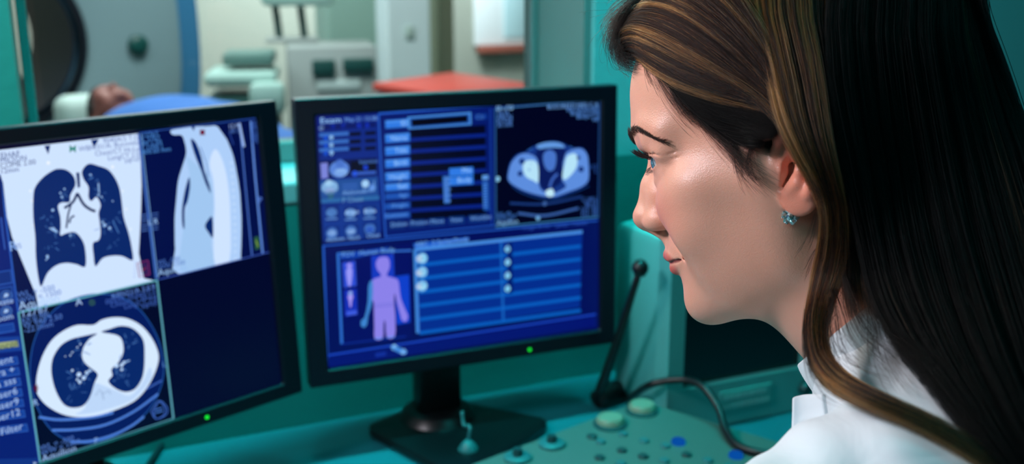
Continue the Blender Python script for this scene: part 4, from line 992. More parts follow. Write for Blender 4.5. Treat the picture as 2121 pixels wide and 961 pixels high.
def cloth_mat():
    m=mat('white coat cloth',(226,237,243),.85,spec=.2,bump=.0); nt=m.node_tree; b=nt.nodes['Principled BSDF']; N=nt.nodes.new; K=nt.links.new
    b.inputs['Sheen Weight'].default_value=.15
    tc=N('ShaderNodeTexCoord'); n=N('ShaderNodeTexNoise'); n.inputs['Scale'].default_value=22; n.inputs['Detail'].default_value=3; n.inputs['Distortion'].default_value=1.2; K(tc.outputs['Object'],n.inputs['Vector'])
    n2=N('ShaderNodeTexNoise'); n2.inputs['Scale'].default_value=1400; K(tc.outputs['Object'],n2.inputs['Vector'])
    b1=N('ShaderNodeBump'); b1.inputs['Strength'].default_value=.35; b1.inputs['Distance'].default_value=.006; K(n.outputs['Fac'],b1.inputs['Height'])
    b2=N('ShaderNodeBump'); b2.inputs['Strength'].default_value=.15; b2.inputs['Distance'].default_value=.0005; K(n2.outputs['Fac'],b2.inputs['Height']); K(b1.outputs['Normal'],b2.inputs['Normal']); K(b2.outputs['Normal'],b.inputs['Normal'])
    return m
M_CLOTH=cloth_mat()
print('NORMALS outward share',float(np.mean([ (lambda a,b,c,m:np.dot(np.cross(b-a,c-a),m)>0)(HP[q[0]],HP[q[1]],HP[q[2]],HP[q[0]]-np.array([0,0,40])) for q in HQd[::500]])))
cme=bpy.data.meshes.new('coat'); cme.from_pydata(w2h(CP).__truediv__(1000).tolist(),[],CQ.tolist()); coat=link('coat',cme,person,M_CLOTH,True)
# collar: a folded band round the neck (stand inside, fall outside), open at the front
def collar():
    A=np.linspace(-338,-22,110)  # goes round the back; the front stays open on the far side of the throat
    A=np.linspace(20,300,120)
    V=[];rows=[]
    for a in A:
        front=max(0,math.cos(math.radians(a))); back=max(0,-math.cos(math.radians(a)))
        st=46+4*(1-math.cos(math.radians(a)))/2; 
        e=min(1,(a-20)/22.); f_=min(1,(300-a)/26.)
        low=92+2*math.sin(math.radians(a*3)); 
        prof=[(88,57.0),(70,57.5),(st+5,59.5),(st+.8,61.0),(st,62.6),(st+1.2,64.2),(st+8,66.2),(st+18,68.2),((st+low)/2+8,70.2),(low-6,71.8),(low,72.2)]
        # a pointed collar leaf at its front end
        tip=7*(1-e)
        row=[nk(s+ (tip if i>7 else 0),r-(6.5*front if i>3 else 2*front)+1.6*math.sin(math.radians(a*2.3+i*20))*(.5 if i>4 else 0),a) for i,(s,r) in enumerate(prof)]
        rows.append(row)
    k=len(rows[0]); V=[tuple(w2h(p)/1000) for r in rows for p in r]; Fc=[(i*k+j,i*k+j+1,(i+1)*k+j+1,(i+1)*k+j) for i in range(len(rows)-1) for j in range(k-1)]
    me=bpy.data.meshes.new('collar'); me.from_pydata(V,[],Fc); o=link('collar',me,person,M_CLOTH,True)
    s=o.modifiers.new('s','SOLIDIFY'); s.thickness=.0014; s.offset=0; ss=o.modifiers.new('ss','SUBSURF'); ss.levels=1; ss.render_levels=2
    # stitch line along the free edge
    for idx,nm in ((-1,'stitching'),):
        P=[np.array(V[i*k+k-1])*.06+np.array(V[i*k+k-2])*.94 for i in range(len(rows))]
        n_=[ (w2h(nk(0,10,a))-w2h(nk(0,0,a)))/10000 for a in A]
        mb=MB(); mb.tube([p+q*.7 for p,q in zip(P,n_)],.00035,6,1); mb.build(nm,M_CLOTH,o)
    return o
collar()
# lapel edge standing at the throat
def lapel():
    D=.555
    c=[at(1641,824,D+.004),at(1700,818,D-.004),at(1712,900,D-.012),at(1690,1010,D-.02),at(1630,1010,D),at(1632,925,D+.002)]
    nx,ny=14,20; TL,TR,BR,BL=at(1641,824,D+.004),at(1712,817,D-.010),at(1730,1040,D-.02),at(1628,1040,D)
    V=[];Fc=[]
    for j in range(ny):
        v=j/(ny-1)
        for i in range(nx):
            u=i/(nx-1); p=(TL*(1-u)+TR*u)*(1-v)+(BL*(1-u)+BR*u)*v
            p=p+RF*(.004*math.sin(u*3.1)-.002*math.sin(v*5)); V.append(tuple(w2h(p)/1000))
    Fc=[(j*nx+i,j*nx+i+1,(j+1)*nx+i+1,(j+1)*nx+i) for j in range(ny-1) for i in range(nx-1)]
    me=bpy.data.meshes.new('lapel'); me.from_pydata(V,[],Fc); o=link('lapel',me,person,M_CLOTH,True)
    s=o.modifiers.new('s','SOLIDIFY'); s.thickness=.0032; b_=o.modifiers.new('b','BEVEL'); b_.width=.0010; b_.segments=2
    mb=MB(); P=[np.array(V[j*nx+1])*.7+np.array(V[j*nx+2])*.3-np.array(HR.T@RF)*.0022 for j in range(ny)]; mb.tube(P,.00035,6,1); mb.build('stitching',M_CLOTH,o)
lapel()
# ---- outer surface the hair lies on
def body_mm(W,coat=True):
    H=w2h(W).astype(np.float32)
    a=base_sdf(H); b=coat_sdf(W.astype(np.float32),False)*1000
    c=_cap(W.astype(np.float32),tuple(map(float,nk(50))),tuple(map(float,nk(95))),.064,.072)*1000
    ear_=_ell(H,(-8,76,2),(20,9,26))
    m=np.minimum(a,np.minimum(c,ear_))
    return np.minimum(m,b) if coat else m
TS=np.linspace(.36,.80,221)
def hpts(L):
    # L: list of (px,py,off[,depth]) -> world points resting 'off' mm above the body
    out=[]
    for q in L:
        if q[0]=='h': out.append(h2w(q[1:])); continue
        r=ray(q[0],q[1]); W=CAM+r[None]*TS[:,None]
        if len(q)>3: out.append(CAM+r*q[3]); continue
        d=body_mm(W); w=np.where(d<q[2])[0]
        if len(w) and w[0]>0:
            i=w[0]; t=(d[i-1]-q[2])/(d[i-1]-d[i]+1e-9); out.append(CAM+r*(TS[i-1]+t*(TS[i]-TS[i-1])))
        else: out.append(CAM+r*TS[int(np.argmin(d))])
    P=np.array(out)
    # even out sudden jumps of distance along the guide
    dep=(P-CAM)@RF
    for _ in range(3):
        dd=dep.copy(); dd[1:-1]=.25*dep[:-2]+.5*dep[1:-1]+.25*dep[2:]; dep=np.minimum(dd,dep+.004)
    P=CAM+(P-CAM)*(dep/((P-CAM)@RF))[:,None]
    return P
def crown(x,y=0.,up=11): return ('h',x,y,60+78*math.sqrt(max(.05,1-(x/94.)**2-(y/74.)**2))+up)
def dark(n,lo=(7,5,5),hi=(24,15,11)):
    t=RNG.random((n,1)); return np.array(lin(lo))*(1-t)+np.array(lin(hi))*t
def group(guides,n,k=30,dk=((7,5,5),(24,15,11)),rad=.00008,thick=.010,jit=.0016,wave=.0012,hl=.25,nlock=40,clump=.55,edge=0.,tips=0.,hlc=(190,118,58)):
    G=np.array([resample(spline(hpts(g),6),k) for g in guides])           # (m,k,3)
    m=len(G); Gs=spline(G.reshape(m,-1),12).reshape(-1,k,3) if m>2 else G
    u=RNG.random(n)
    lock=RNG.random(nlock); li=np.argmin(np.abs(u[:,None]-lock[None]),1); uc=u+(lock[li]-u)*0
    t=np.linspace(0,1,k)
    cl=clump*t[None]**.8
    ul=lock[li][:,None]*cl+u[:,None]*(1-cl)
    x=ul*(len(Gs)-1); i=np.clip(x.astype(int),0,len(Gs)-2); f=(x-i)[...,None]; kk=np.arange(k)[None]
    P=Gs[i,kk]*(1-f)+Gs[i+1,kk]*f
    # depth into the mass: away from the camera side
    nrm=(P-CAM); nrm/=np.linalg.norm(nrm,axis=2)[...,None]
    dep=RNG.random((n,1,1))**1.3*thick; P=P+nrm*dep*(1-.55*t[None,:,None])
    lockoff=(RNG.random((nlock,1,1))*.35*thick)[li]; P=P+nrm*lockoff
    # waves shared inside a lock and small private ones
    ph=RNG.uniform(0,6.28,(nlock,2)); am=RNG.uniform(.4,1,(nlock,2))*wave
    tt=t[None]
    w1=am[li][:,:1]*np.sin(4.5*tt+ph[li][:,:1])*tt; w2=am[li][:,1:]*np.sin(7*tt+ph[li][:,1:])*tt
    P=P+RX*w1[...,None]+RU*w2[...,None]*.5
    P=P+RNG.normal(size=(n,1,3))*jit*(.35+.65*tt[...,None])*np.array([1,1,1])
    P=P+(RNG.normal(size=(n,1,3))*jit*.6)*np.sin(RNG.uniform(3,9,(n,1,1))*tt[...,None]+RNG.uniform(0,6.28,(n,1,1)))
    if tips:
        cut=1-tips*RNG.random((n,1))**1.5; s=cut*tt; x=s*(k-1); i=np.clip(x.astype(int),0,k-2); f=(x-i)[...,None]; ar=np.arange(n)[:,None]; P=P[ar,i]*(1-f)+P[ar,i+1]*f
    tone=dark(n,*dk)
    hlk=((RNG.random(nlock)<hl)|(lock<edge))[li]&(RNG.random(n)<.85) | (RNG.random(n)<hl*.12)
    tt_=RNG.random((n,1)); hc=np.array(lin(hlc))*(.12+.88*tt_**1.5)
    tone=np.where(hlk[:,None]&(dep[:,0]<thick*.7),hc,tone)
    return P,np.full(n,rad)*RNG.uniform(.7,1.25,n),tone
GA=[[(1318,118,1),(1330,124,4),(1352,145,5),(1400,176,7),(1465,200,9),(1535,217,10),(1592,230,11),(1628,262,12),(1668,320,12),(1700,390,11),(1712,430,8)],
 [(1320,112,1),(1300,104,5),(1296,92,9),(1315,88,11),(1356,108,11),(1420,142,12),(1490,172,13),(1558,198,13),(1610,232,13),(1655,295,13),(1700,390,11)],
 [(1322,100,1),(1300,86,6),(1292,68,10),(1316,56,13),(1365,72,14),(1435,110,15),(1510,155,15),(1575,198,14),(1622,245,14),(1662,310,13),(1700,390,11)],
 [(1326,78,1),(1306,58,8),(1310,36,13),(1348,28,15),(1408,48,16),(1475,92,17),(1540,145,16),(1592,192,15),(1635,250,15),(1670,315,14),(1702,390,12)],
 [(1345,40,2),(1335,10,12),(1360,-8,16),(1410,0,18),(1470,38,18),(1530,92,17),(1582,150,16),(1620,210,16),(1650,270,15),(1680,335,14),(1705,395,12)],
 [(1390,0,4),(1400,-40,16),(1450,-30,18),(1500,10,18),(1550,65,17),(1592,125,16),(1625,190,16),(1655,260,15),(1682,325,14),(1705,390,12),(1712,420,10)],
 [(1480,-60,14),(1520,-30,18),(1555,20,18),(1588,75,17),(1615,135,16),(1640,200,16),(1665,270,15),(1688,335,14),(1706,390,12),(1712,410,10),(1714,430,9)]]
GB=[[(1535,-50,14),(1556,20,18),(1574,80,18),(1590,140,18),(1601,200,18),(1617,258,19),(1646,318,20),(1684,382,19),(1708,436,15),(1706,500,12),(1693,560,12),(1682,620,14),(1674,680,18),(1684,745,22),(1716,796,22),(1772,830,16),(1845,860,12),(1920,893,10),(1990,935,8),(2060,985,8)],
 [(1600,-50,16),(1618,30,19),(1632,90,19),(1648,160,19),(1662,230,19),(1682,300,20),(1708,370,19),(1724,440,16),(1724,510,14),(1712,570,14),(1698,625,16),(1690,680,20),(1698,742,22),(1730,788,20),(1782,820,15),(1852,851,12),(1925,884,10),(1995,924,9),(2040,950,8),(2080,985,8)],
 [(1660,-50,18),(1680,40,20),(1694,110,20),(1706,190,20),(1714,260,20),(1726,330,20),(1742,400,19),(1752,470,17),(1748,540,16),(1730,600,16),(1710,650,19),(1702,700,22),(1710,742,22),(1742,780,19),(1794,812,15),(1860,843,12),(1930,874,10),(2000,912,9),(2050,945,9),(2090,985,8)]]
GM=[[(1650,-50,16),(1675,60,18),(1700,200,18),(1722,340,18),(1742,450,16),(1750,520,16),(1748,570,18),(1750,620,20),(1762,668,16)],
 [(1700,-50,16),(1718,60,18),(1735,200,18),(1756,340,18),(1774,450,16),(1784,520,16),(1788,570,17),(1794,615,18),(1806,655,16)],
 [(1760,-50,16),(1772,60,18),(1785,200,18),(1800,340,18),(1814,450,16),(1826,520,16),(1836,570,17),(1846,620,18),(1868,680,16)]]
GD=[[(1700,-50,20),(1712,60,22),(1720,180,22),(1740,300,22),(1762,410,21),(1784,510,20),(1802,590,20),(1824,650,20),(1872,728,18),(1925,788,14),(1985,862,12),(2040,925,11),(2090,985,10)],
 [(1790,-50,20),(1802,80,24),(1816,220,24),(1836,350,24),(1856,470,23),(1882,580,22),(1920,680,22),(1965,770,18),(2015,850,15),(2060,920,13),(2110,990,11)],
 [(1870,-50,20),(1886,80,26),(1906,220,26),(1930,360,26),(1960,500,26),(1995,630,26),(2040,750,24),(2090,860,20),(2150,980,15)],
 [(1950,-50,20),(1974,80,26),(2002,220,26),(2040,370,26),(2080,520,28),(2120,660,28),(2160,800,26),(2200,900,24),(2240,1000,20)],
 [(2010,-50,20),(2044,50,24),(2078,140,26),(2118,250,28),(2165,380,30),(2210,540,30),(2240,700,30),(2260,850,30),(2280,1000,30)]]
GE=[[(1338,132,0),(1372,160,2),(1410,188,4),(1465,212,6),(1530,228,7),(1612,248,9)],
 [(1372,152,0),(1402,188,2),(1445,216,4),(1500,238,6),(1550,250,7),(1610,264,8)],
 [(1404,192,0),(1438,225,2),(1480,246,4),(1530,262,5),(1560,268,6),(1602,278,7)],
 [(1438,236,0),(1472,258,1.5),(1510,274,3),(1545,282,4),(1572,284,5)],
 [(1478,268,0),(1506,284,1),(1538,296,2),(1560,300,3),(1578,298,3)]]
for g_,x_,y_ in ((GA[5],62,14),(GA[6],46,10),(GB[0],36,10),(GB[1],24,8),(GB[2],10,6),(GM[0],14,4),(GM[1],2,4),(GM[2],-10,4),(GD[0],2,4),(GD[1],-22,4),(GD[2],-42,4),(GD[3],-58,2),(GD[4],-72,-4)):
    g_.insert(0,crown(x_,y_+22,12)); g_.insert(0,crown(x_,y_-6,8))
q_=1.0 if HQ>=1 else .35
sets=[('A',group(GA,int(15000*q_),34,dk=((4,3,4),(38,19,11)),edge=.045,thick=.008,hl=.34,hlc=(238,136,72),nlock=90,clump=.6,wave=.0016)),
 ('B',group(GB,int(9000*q_),48,dk=((4,3,4),(44,22,12)),edge=.13,thick=.009,hl=.50,hlc=(238,136,72),nlock=64,clump=.62,wave=.0034,tips=.3,jit=.0011)),
 ('M',group(GM,int(7000*q_),36,dk=((6,4,4),(40,23,14)),thick=.016,hl=.12,nlock=30,clump=.6,tips=.25)),
 ('D',group(GD,int(22000*q_),40,dk=((2,4,5),(12,11,11)),thick=.022,hl=.05,nlock=80,clump=.55,tips=.12,rad=.0001,hlc=(90,60,40))),
 ('E',group(GE,int(9000*q_),20,dk=((2,3,4),(10,9,10)),thick=.002,hl=.0,nlock=60,clump=.3,rad=.00006,jit=.0010))]
kmap={}
for nm,(P,rd,tn) in sets: kmap.setdefault(P.shape[1],[]).append((P,rd,tn))
allP=[];kk=40
PD,rD,tD=sets[3][1]
for nm,(P,rd,tn) in sets[:3]:
    x=np.linspace(0,P.shape[1]-1,kk); i=np.clip(x.astype(int),0,P.shape[1]-2); f=(x-i)[None,:,None]; allP.append((P[:,i]*(1-f)+P[:,i+1]*f,rd,tn))
hairP=np.concatenate([a[0] for a in allP]); hairR=np.concatenate([a[1] for a in allP]); hairT=np.concatenate([a[2] for a in allP])
# fly-away strands: temple wisps, fuzz above the brow, loose curls over the collar
def bez(p,n,spread,k=40,jit=.001):
    G=resample(spline(hpts(p),6),k); P=np.repeat(G[None],n,0); t=np.linspace(0,1,k)[None,:,None]
    P=P+RNG.normal(size=(n,1,3))*spread*(.15+.85*t)+RNG.normal(size=(n,1,3))*jit*np.sin(RNG.uniform(3,8,(n,1,1))*t+RNG.uniform(0,6,(n,1,1)))*t
    s=1-.5*RNG.random((n,1)); x=s*np.linspace(0,1,k)[None]*(k-1); i=np.clip(x.astype(int),0,k-2); f=(x-i)[...,None]; ar=np.arange(n)[:,None]
    return P[ar,i]*(1-f)+P[ar,i+1]*f
wis=[]
for p,n,sp in [([(1335,132,.5),(1345,158,.5),(1362,185,.5),(1375,196,.5)],30,.003),([(1352,140,.5),(1372,175,.6),(1400,215,.7),(1440,252,.8),(1470,270,.8)],90,.004),([(1385,165,.5),(1400,200,.6),(1425,235,.7),(1465,262,.8),(1500,272,.8)],110,.004),
 ([(1440,235,.5),(1470,268,.6),(1505,300,.7),(1540,325,.8),(1575,345,1)],140,.005),([(1490,275,.5),(1520,315,.6),(1548,350,.6),(1575,372,.8),(1600,392,1.5)],80,.005),([(1520,290,.5),(1528,330,.6),(1540,360,.6),(1560,385,.8)],60,.004),([(1560,290,.8),(1552,330,.8),(1560,365,.8),(1590,395,1.5)],60,.004),
 ([(1335,60,6),(1305,42,9),(1282,62,8),(1276,95,6),(1290,118,5),(1306,108,5),(1300,92,6)],260,.005),([(1338,40,8),(1304,28,10),(1280,48,9),(1270,80,7),(1278,108,6),(1296,120,5)],260,.006),([(1350,10,10),(1318,0,13),(1292,22,11),(1276,50,9),(1272,72,8)],260,.006),([(1330,90,4),(1298,88,6),(1284,108,5),(1294,126,4),(1318,132,2),(1336,126,1)],240,.005),([(1322,110,2),(1300,118,4),(1306,134,2),(1326,140,1)],90,.004),([(1335,40,8),(1300,20,12),(1265,22,10),(1238,30,8)],14,.008),([(1330,60,6),(1285,45,10),(1258,78,8),(1252,118,6)],14,.007),
 ([(1712,560,14),(1735,640,22),(1750,700,24),(1790,745,20),(1850,770,14)],50,.006),([(1745,560,18),(1768,640,22),(1800,690,20),(1850,725,15),(1905,780,12)],60,.006),([(1730,600,20),(1722,680,24),(1745,740,22),(1800,775,16),(1880,800,12)],40,.005),([(1790,600,20),(1812,660,20),(1825,720,18),(1850,770,14),(1900,810,12)],50,.006),([(1668,640,18),(1666,700,20),(1676,760,22),(1700,805,22),(1745,830,18),(1790,838,14)],36,.0016),
 ([(1690,440,10),(1672,500,6),(1650,540,3),(1640,560,3)],8,.003),([(1700,500,10),(1680,540,6),(1668,580,5),(1662,600,4)],10,.003)]:
    wis.append(bez(p,int(n*(1 if HQ>=1 else .6)),sp))
wis=np.concatenate(wis)
# the far side of the head, and the crown above the picture
def mirror(P): H=((P.reshape(-1,3)-HT)@HR)*[1,-1,1]; return (H@HR.T+HT).reshape(P.shape)
fa=[(mirror(P[::3]),rd[::3]*1.5,tn[::3]) for (P,rd,tn) in (allP[0],allP[2])]
nc=7000; x0=RNG.uniform(-78,80,nc); sd=np.where(RNG.random(nc)<.4,1,-1); tt=np.linspace(0,1,kk)[None]
phi=np.radians(np.where(sd>0,34,105))[:,None]*tt*RNG.uniform(.8,1,(nc,1)); xx=x0[:,None]-26*tt; k1=np.sqrt(np.clip(1-(xx/96)**2,.02,1)); off=RNG.uniform(1.02,1.10,(nc,1))
cap=np.stack([xx*1.03,sd[:,None]*74*np.sin(phi)*k1*off,60+78*np.cos(phi)*k1*off],2)
capW=(cap.reshape(-1,3)/1000@HR.T+HT).reshape(nc,kk,3)
hairP=np.concatenate([hairP,capW]+[a[0] for a in fa]); hairR=np.concatenate([hairR,np.full(nc,.00011)]+[a[1] for a in fa]); hairT=np.concatenate([hairT,dark(nc,(6,4,4),(44,25,14))]+[a[2] for a in fa])
PE,rE,tE=sets[4][1]; x=np.linspace(0,PE.shape[1]-1,kk); i=np.clip(x.astype(int),0,PE.shape[1]-2); f=(x-i)[None,:,None]; PE=PE[:,i]*(1-f)+PE[:,i+1]*f; PD=np.concatenate([PD,PE]); rD=np.concatenate([rD,rE]); tD=np.concatenate([tD,tE])
Dm=mirror(PD[::3]); PD=np.concatenate([PD,Dm]); rD=np.concatenate([rD,rD[::3]*1.5]); tD=np.concatenate([tD,tD[::3]])
hairP=np.concatenate([hairP,wis]); hairR=np.concatenate([hairR,np.full(len(wis),.00006)*RNG.uniform(.7,1.2,len(wis))]); hairT=np.concatenate([hairT,dark(len(wis),(4,4,5),(22,15,12))])
hair=strands('hair',hairP,hairR,hairT,M_HAIR,person); tag(hair,'long dark brown hair with golden streaks'); bh=strands('back_hair',PD,rD,tD,M_HBACK,person); tag(bh,'nearly black hair falling over her back')
# brow
def onskin(px,py):
    r=ray(px,py); h=BV.ray_cast(Vector(CAM),Vector(r/np.linalg.norm(r)))
    return (np.array(h[0]),np.array(h[1])) if h[0] is not None else (None,None)
def brow(side):
    pts=[(92,11,50.5),(91,16,52.5)]
    for a_,b_ in ((1319,268),(1334,274),(1352,283),(1374,292)):
        o_,_n=onskin(a_,b_); pts.append(tuple(w2h(o_)))
    pts=np.array(pts,float); G=spline(pts,10); wd=np.interp(np.linspace(0,1,len(G)),[0,.2,.7,1],[3.0,3.0,1.9,.5]); S=[]
    for _ in range(750):
        i=RNG.integers(0,len(G)-1); v=RNG.uniform(-1,1); p=G[i]+np.array([0,0,v*wd[i]]); d=G[min(i+3,len(G)-1)]-G[i]
        if np.linalg.norm(d)<1e-6: d=G[-1]-G[-4]
        d/=np.linalg.norm(d); p=p*[1,side,1]; d=d*[1,side,1]
        dw=d+np.array([0,0,1.])*(.5-.45*i/len(G)-.5*v); L=RNG.uniform(4,7.5); st_=[]
        for q_,tt_ in enumerate(np.linspace(0,1,8)):
            h=BV.find_nearest(Vector(h2w(p+dw*L*tt_))); st_.append(np.array(h[0])+np.array(h[1])*(.0001+.0012*min(1,tt_*2.5)+.0006*tt_))
        S.append(np.array(st_)+RNG.normal(size=3)*.0004*np.linspace(0,1,8)[:,None])
    S=np.array(S); return strands('eyebrow',S,np.full(len(S),.00007),dark(len(S),(6,4,4),(30,19,15)),M_LASH,person)
brow(1); brow(-1)
def lashes(side,upper):
    S=[]; ex,ey,ez=EYE; n=150 if upper else 50
    for _ in range(n):
        a=math.radians(RNG.uniform(-48,52)); # azimuth about the eye, positive to the outer corner
        R0=ER+2.1; el=math.radians((20 if upper else -16)*math.cos(a*1.15)+(0 if upper else 0)+RNG.normal()*1.)
        p=np.array([ex+R0*math.cos(a)*math.cos(el),ey+(R0+.6)*math.sin(a),ez+R0*math.sin(el)]); o=np.array([math.cos(a),math.sin(a),0])
        L=RNG.uniform(8,11) if upper else RNG.uniform(3,5); tt=np.linspace(0,1,10)[:,None]; out=o+np.array([0,.25,0])
        q=p+out*L*tt*(1-.12*tt)+np.array([0,0,1.])*((-1.0*tt+L*.62*tt**2) if upper else (-L*.5*tt)) + RNG.normal(size=3)*.6*tt
        S.append(h2w(q*[1,side,1]))
    S=np.array(S); return strands('eyelashes',S,np.full(len(S),.00015 if upper else .00007),dark(len(S),(3,3,4),(8,7,8)),M_LASH,person)
for s_ in (1,-1):
    lashes(s_,True); lashes(s_,False)
# ear stud: a cluster of cut crystals
M_CRY=mat('cut crystal',(190,226,228),.06,metal=.85); M_SIL=mat('silver prong',(180,190,196),.18,metal=1.)
ep,en=onskin(1641,447)
if ep is None: ep,en=onskin(1650,430)
ez_=-ray(1641,447)/np.linalg.norm(ray(1641,447)); ez_=ez_*.7+HR[:,1]*.3+HR[:,0]*.25; ez_/=np.linalg.norm(ez_)
exx=np.cross(ZV,ez_); exx/=np.linalg.norm(exx); eyy=np.cross(ez_,exx)
er=empty('ear_stud'); er.parent=person; er.matrix_local=HM.inverted()@frameM(ep+ez_*.0028,exx,eyy,ez_)
sp=[(0,0)]+[(.0035*math.cos(i*math.pi/3),.0035*math.sin(i*math.pi/3)) for i in range(6)]
MB().lathe([(.0038,-.002),(.0042,-.0008),(.003,0)],None,24).build('setting',M_SIL,er)
for i,(a,b) in enumerate(sp):
    bm=bmesh.new(); bmesh.ops.create_icosphere(bm,subdivisions=1,radius=.0021); bmesh.ops.translate(bm,vec=(a,b,.0006 if i else .0014),verts=bm.verts[:])
    for v in bm.verts: v.co+=Vector(RNG.normal(size=3)*.00012)
    me=bpy.data.meshes.new('crystal'); bm.to_mesh(me); bm.free(); link('crystal',me,er,M_CRY)
for i in range(8):
    a=i*math.pi/4+.3; MB().tube([(.0036*math.cos(a),.0036*math.sin(a),-.001),(.0048*math.cos(a),.0048*math.sin(a),.0012),(.0044*math.cos(a),.0044*math.sin(a),.0022)],.0004,8,3).build('prong',M_SIL,er,True)


# ---------------- instruments on the right of the desk ----------------
M_INS=mat('pale teal plastic casing',(78,168,164),.5,bump=.06,bscale=400); M_INSD=mat('dark glass',(3,14,22),.12,spec=.6); M_BLK=mat('black rubber',(5,7,10),.45); M_CON=mat('console putty plastic',(74,104,98),.5); M_KNB=mat('cream dial',(120,138,118),.45); M_KEYD=mat('dark key',(18,62,64),.45); M_KEYT=mat('teal key',(38,104,108),.45); M_KEYB=emis('lit blue key',(10,90,190),.7)
# small casing with a dark screen
bl=onz(1378,906,.752); W_=.250; H_=.262
g=empty('ultrasound_display',M=frameM(bl+WD*W_/2,WD,WN,ZV)); tag(g,'pale teal casing with a dark blank screen, on the desk behind the chin','display')
b=MB()
o=[(-W_/2,0),(W_/2,0),(W_/2,H_),(-W_/2,H_)]; i=[(-W_/2+.024,.062),(W_/2-.028,.062),(W_/2-.028,H_-.02),(-W_/2+.024,H_-.02)]
RXm=Matrix.Rotation(math.pi/2,4,'X')
ring(b,o,i,-.03,0.,RXm)
b.build('front_frame',M_INS,g)
MB().box((0,.095,H_/2+.002),(W_-.02,.13,H_-.012),bev=.012).build('rear_housing',M_INS,g,40)
MB().box((0,.014,H_/2+.02),(W_-.05,.006,H_-.07)).build('screen',M_INSD,g)
MB().lathe([(.009,0),(.009,.008),(.007,.011)],Matrix.Translation((W_/2-.026,-.0,.032))@Matrix.Rotation(math.pi/2,4,'X'),24).build('power_button',M_KEYD,g,40)
lb=MB(); lb.box((-.0,-.001,.034),(.085,.003,.030),bev=.001); lb.build('name_plate',M_INS,g)
tx=MB(); wr=random.Random(9)
for rz_ in (.040,.027):
    x_=-.036
    while x_<.034: w_=wr.uniform(.003,.007); tx.box((x_+w_/2,-.003,rz_),(w_,.001,.0065)); x_+=w_+.0022
tx.build('worn_print',mat('pale print',(120,190,186),.6),g)
# leaning black microphone stick on a weighted foot
fb=onz(1236,842,.752); tp=at(1326,556,1.29)
g=empty('desk_microphone',loc=fb); tag(g,'black stick microphone leaning on the desk, between the right black monitor and the woman','microphone')
d_=tp-fb; MB().tube([(0,0,.012),tuple(d_*.5),tuple(d_)],[.0075,.006,.0042],16,4).build('stick',M_BLK,g,True)
MB().lathe([(.001,-.011),(.007,-.009),(.0105,-.002),(.0105,.004),(.006,.010),(.001,.012)],Matrix.Translation(d_),20).build('head',M_BLK,g,True)
pb=onz(1292,822,.752)-fb; b=MB(); b.tube([(0,-.004,.012),tuple(pb*.5+np.array([0,0,.016])),tuple(pb+np.array([0,0,.012]))],[.013,.014,.012],16,4); b.build('foot',M_BLK,g,True)
# control console
cr=[onz(905,985,.80),onz(1328,826,.80),onz(1720,945,.80),onz(1330,1180,.80)]; cc_=sum(cr)/4
g=empty('control_console',loc=(cc_[0],cc_[1],.752)); tag(g,'putty coloured console with dials and keys, on the desk before the blank display','control panel')
MB().prism([((p-cc_)[0],(p-cc_)[1]) for p in cr][::-1],.0,.048,bev=.006).build('housing',M_CON,g,40)
def onc(px,py): p=onz(px,py,.80); return p-np.array([cc_[0],cc_[1],.752])
def lat(name,px,py,r,h,m,top=.85):
    p=onc(px,py); return MB().lathe([(r,0),(r,h*.7),(r*top,h),(r*.3,h*1.02)],Matrix.Translation(p-np.array([0,0,.001])),28).build(name,m,g,50)
for x,y in ((1264,880),(1330,852)): lat('dial',x,y,.021,.004,M_KEYD); lat('dial',x,y-2,.0175,.011,M_KNB)
for x,y in ((1143,922),(1072,950)): lat('dial',x,y,.016,.006,M_KEYT); lat('dial',x,y,.006,.014,M_KEYD)
lat('key',1226,906,.0065,.004,M_KEYD)
for x,y in ((1405,918),(1524,946)): lat('key',x,y,.0085,.006,M_KEYB)
ks=random.Random(4)
for jx,jy in [(u,v) for v in range(5) for u in range(7)]:
    x=1290+jx*44-jy*46; y=902+jx*13+jy*17+ks.uniform(-3,3)
    if 1240<x<1640 and y<975 and abs(x-1405)+abs(y-918)>24 and abs(x-1524)+abs(y-946)>24: lat('key',x,y,.0062,.004,M_KEYT if ks.random()<.5 else M_KEYD)
# cables
def cable(name,label,pts,r,m,cat='cable'):
    P=[np.array(p) for p in pts]; b=MB(); b.tube(P,r,12,8); o=b.build(name,m,None,True); tag(o,label,cat); return o
cable('cable','thick black cable looping across the console below the blank display',[onz(1300,828,.765),at(1338,801,1.345),at(1375,790,1.325),at(1420,787,1.31),at(1457,802,1.285),at(1488,845,1.262),at(1503,890,1.235),onz(1528,922,.8055),onz(1575,938,.8055),onz(1640,944,.8055)],.0048,M_BLK)
cable('cable','thin dark cable on the desk under the left black monitor',[onz(375,872,.756),onz(350,900,.756),onz(325,935,.756),onz(300,975,.756)],.0035,mat('dark green cable',(10,40,44),.5))
pp=onz(970,948,.752)
g=empty('cable_plug',loc=pp); tag(g,'pale plug with a thin lead, standing on the desk beside the monitor foot','plug')
MB().lathe([(.013,0),(.013,.012),(.008,.020),(.004,.024)],None,24).build('plug_body',M_KEYT,g,True)
q1=at(957,852,float((pp-CAM)@RF)+.01)-pp
MB().tube([(0,0,.022),(.002,.004,.04),tuple(q1*.7),tuple(q1)],.0022,10,6).build('lead',M_KEYT,g,True)
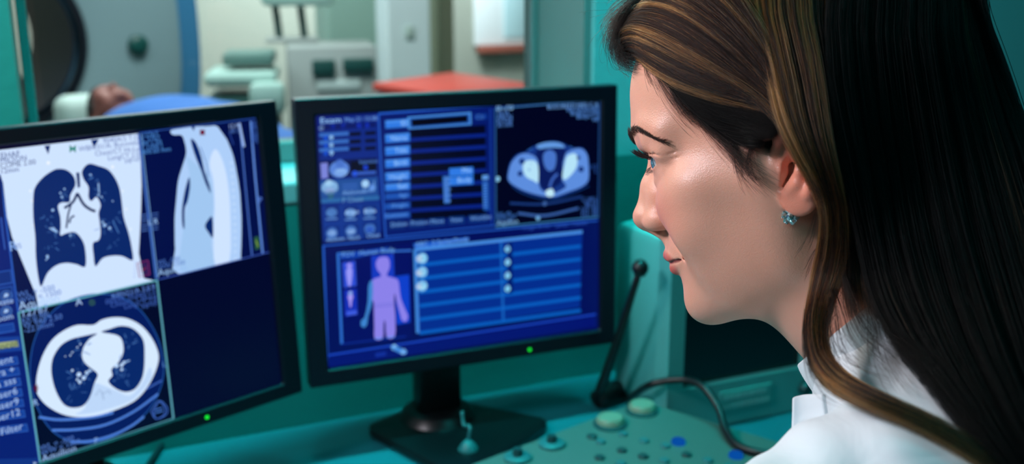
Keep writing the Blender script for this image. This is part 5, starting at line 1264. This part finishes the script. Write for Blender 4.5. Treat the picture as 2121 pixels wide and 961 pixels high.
# ---------------- light ----------------
W=bpy.data.worlds.new('world'); SC.world=W; W.use_nodes=True
W.node_tree.nodes['Background'].inputs[0].default_value=(.0,.06,.075,1); W.node_tree.nodes['Background'].inputs[1].default_value=.25
def area(name,loc,target,size,power,col,sy=None):
    l=bpy.data.lights.new(name,'AREA'); l.size=size; l.energy=power; l.color=lin(col)
    if sy: l.shape='RECTANGLE'; l.size_y=sy
    o=bpy.data.objects.new(name,l); COL.objects.link(o); o.location=loc
    d=Vector(target)-Vector(loc); o.rotation_euler=d.to_track_quat('-Z','Y').to_euler(); return o
HEAD=at(1500,350,.62)
area('key_light',HEAD+np.array([-1.0,-.14,.52]),HEAD,.24,10,(250,244,255))
area('front_fill',HEAD+np.array([-.85,.42,.42]),HEAD+np.array([0,0,-.03]),.3,5.2,(255,226,214))  # added warm fill for the front of the face
area('room_fill',(-.3,-1.0,2.5),(0,1.2,.9),1.4,9,(30,200,215))
area('display_fill',(.80,.62,2.4),(.45,1.35,.8),.5,5,(20,205,205))  # added fill from above, brightens the front of the small display
def strip(name,x,off,z,length,power,col):
    l=bpy.data.lights.new(name,'AREA'); l.shape='RECTANGLE'; l.size=length; l.size_y=.08; l.energy=power; l.color=lin(col); l.spread=math.radians(60)
    o=bpy.data.objects.new(name,l); COL.objects.link(o); o.matrix_world=WM@Matrix.Translation((x,off,z))@Matrix.Rotation(math.radians(8),4,'X'); return o
strip('wall_fill_strip',-.05,-.24,2.4,1.5,12.5,(10,205,205))  # added unseen fill that washes the wall and desk behind the monitors
area('scanner_room_light',tuple(A0*[1,1,0]+WD*1.9+WN*4.9+ZV*2.6),tuple(A0*[1,1,0]+WD*1.2+WN*5.9+ZV*1.6),.8,190,(240,244,246))  # extra light added to brighten the far board
for i,(x,y,p) in enumerate(((-1.2,1.3,36),(.5,1.8,74),(-.4,3.6,62))):
    q=A0*[1,1,0]+WD*x+WN*(y+.6); area('scanner_room_light',(q[0],q[1],2.65),(q[0],q[1],0),1.0,p,(234,240,236))
# ---------------- camera ----------------
cd=bpy.data.cameras.new('camera'); co=bpy.data.objects.new('camera',cd); COL.objects.link(co)
co.matrix_world=frameM(CAM,RX,RU,-RF); cd.sensor_width=36; cd.lens=36*F/2121; cd.clip_start=.02
cd.dof.use_dof=True; cd.dof.focus_distance=.64; cd.dof.aperture_fstop=(cd.lens/1000)/.0060
SC.camera=co
SC.view_settings.view_transform='Standard'; SC.view_settings.look='None'; SC.view_settings.gamma=1; SC.view_settings.exposure=0
SC.cycles.use_denoising=True; SC.cycles.max_bounces=6; SC.cycles.transmission_bounces=4; SC.cycles.use_adaptive_sampling=True; SC.cycles.adaptive_threshold=.02; SC.cycles.transparent_max_bounces=16
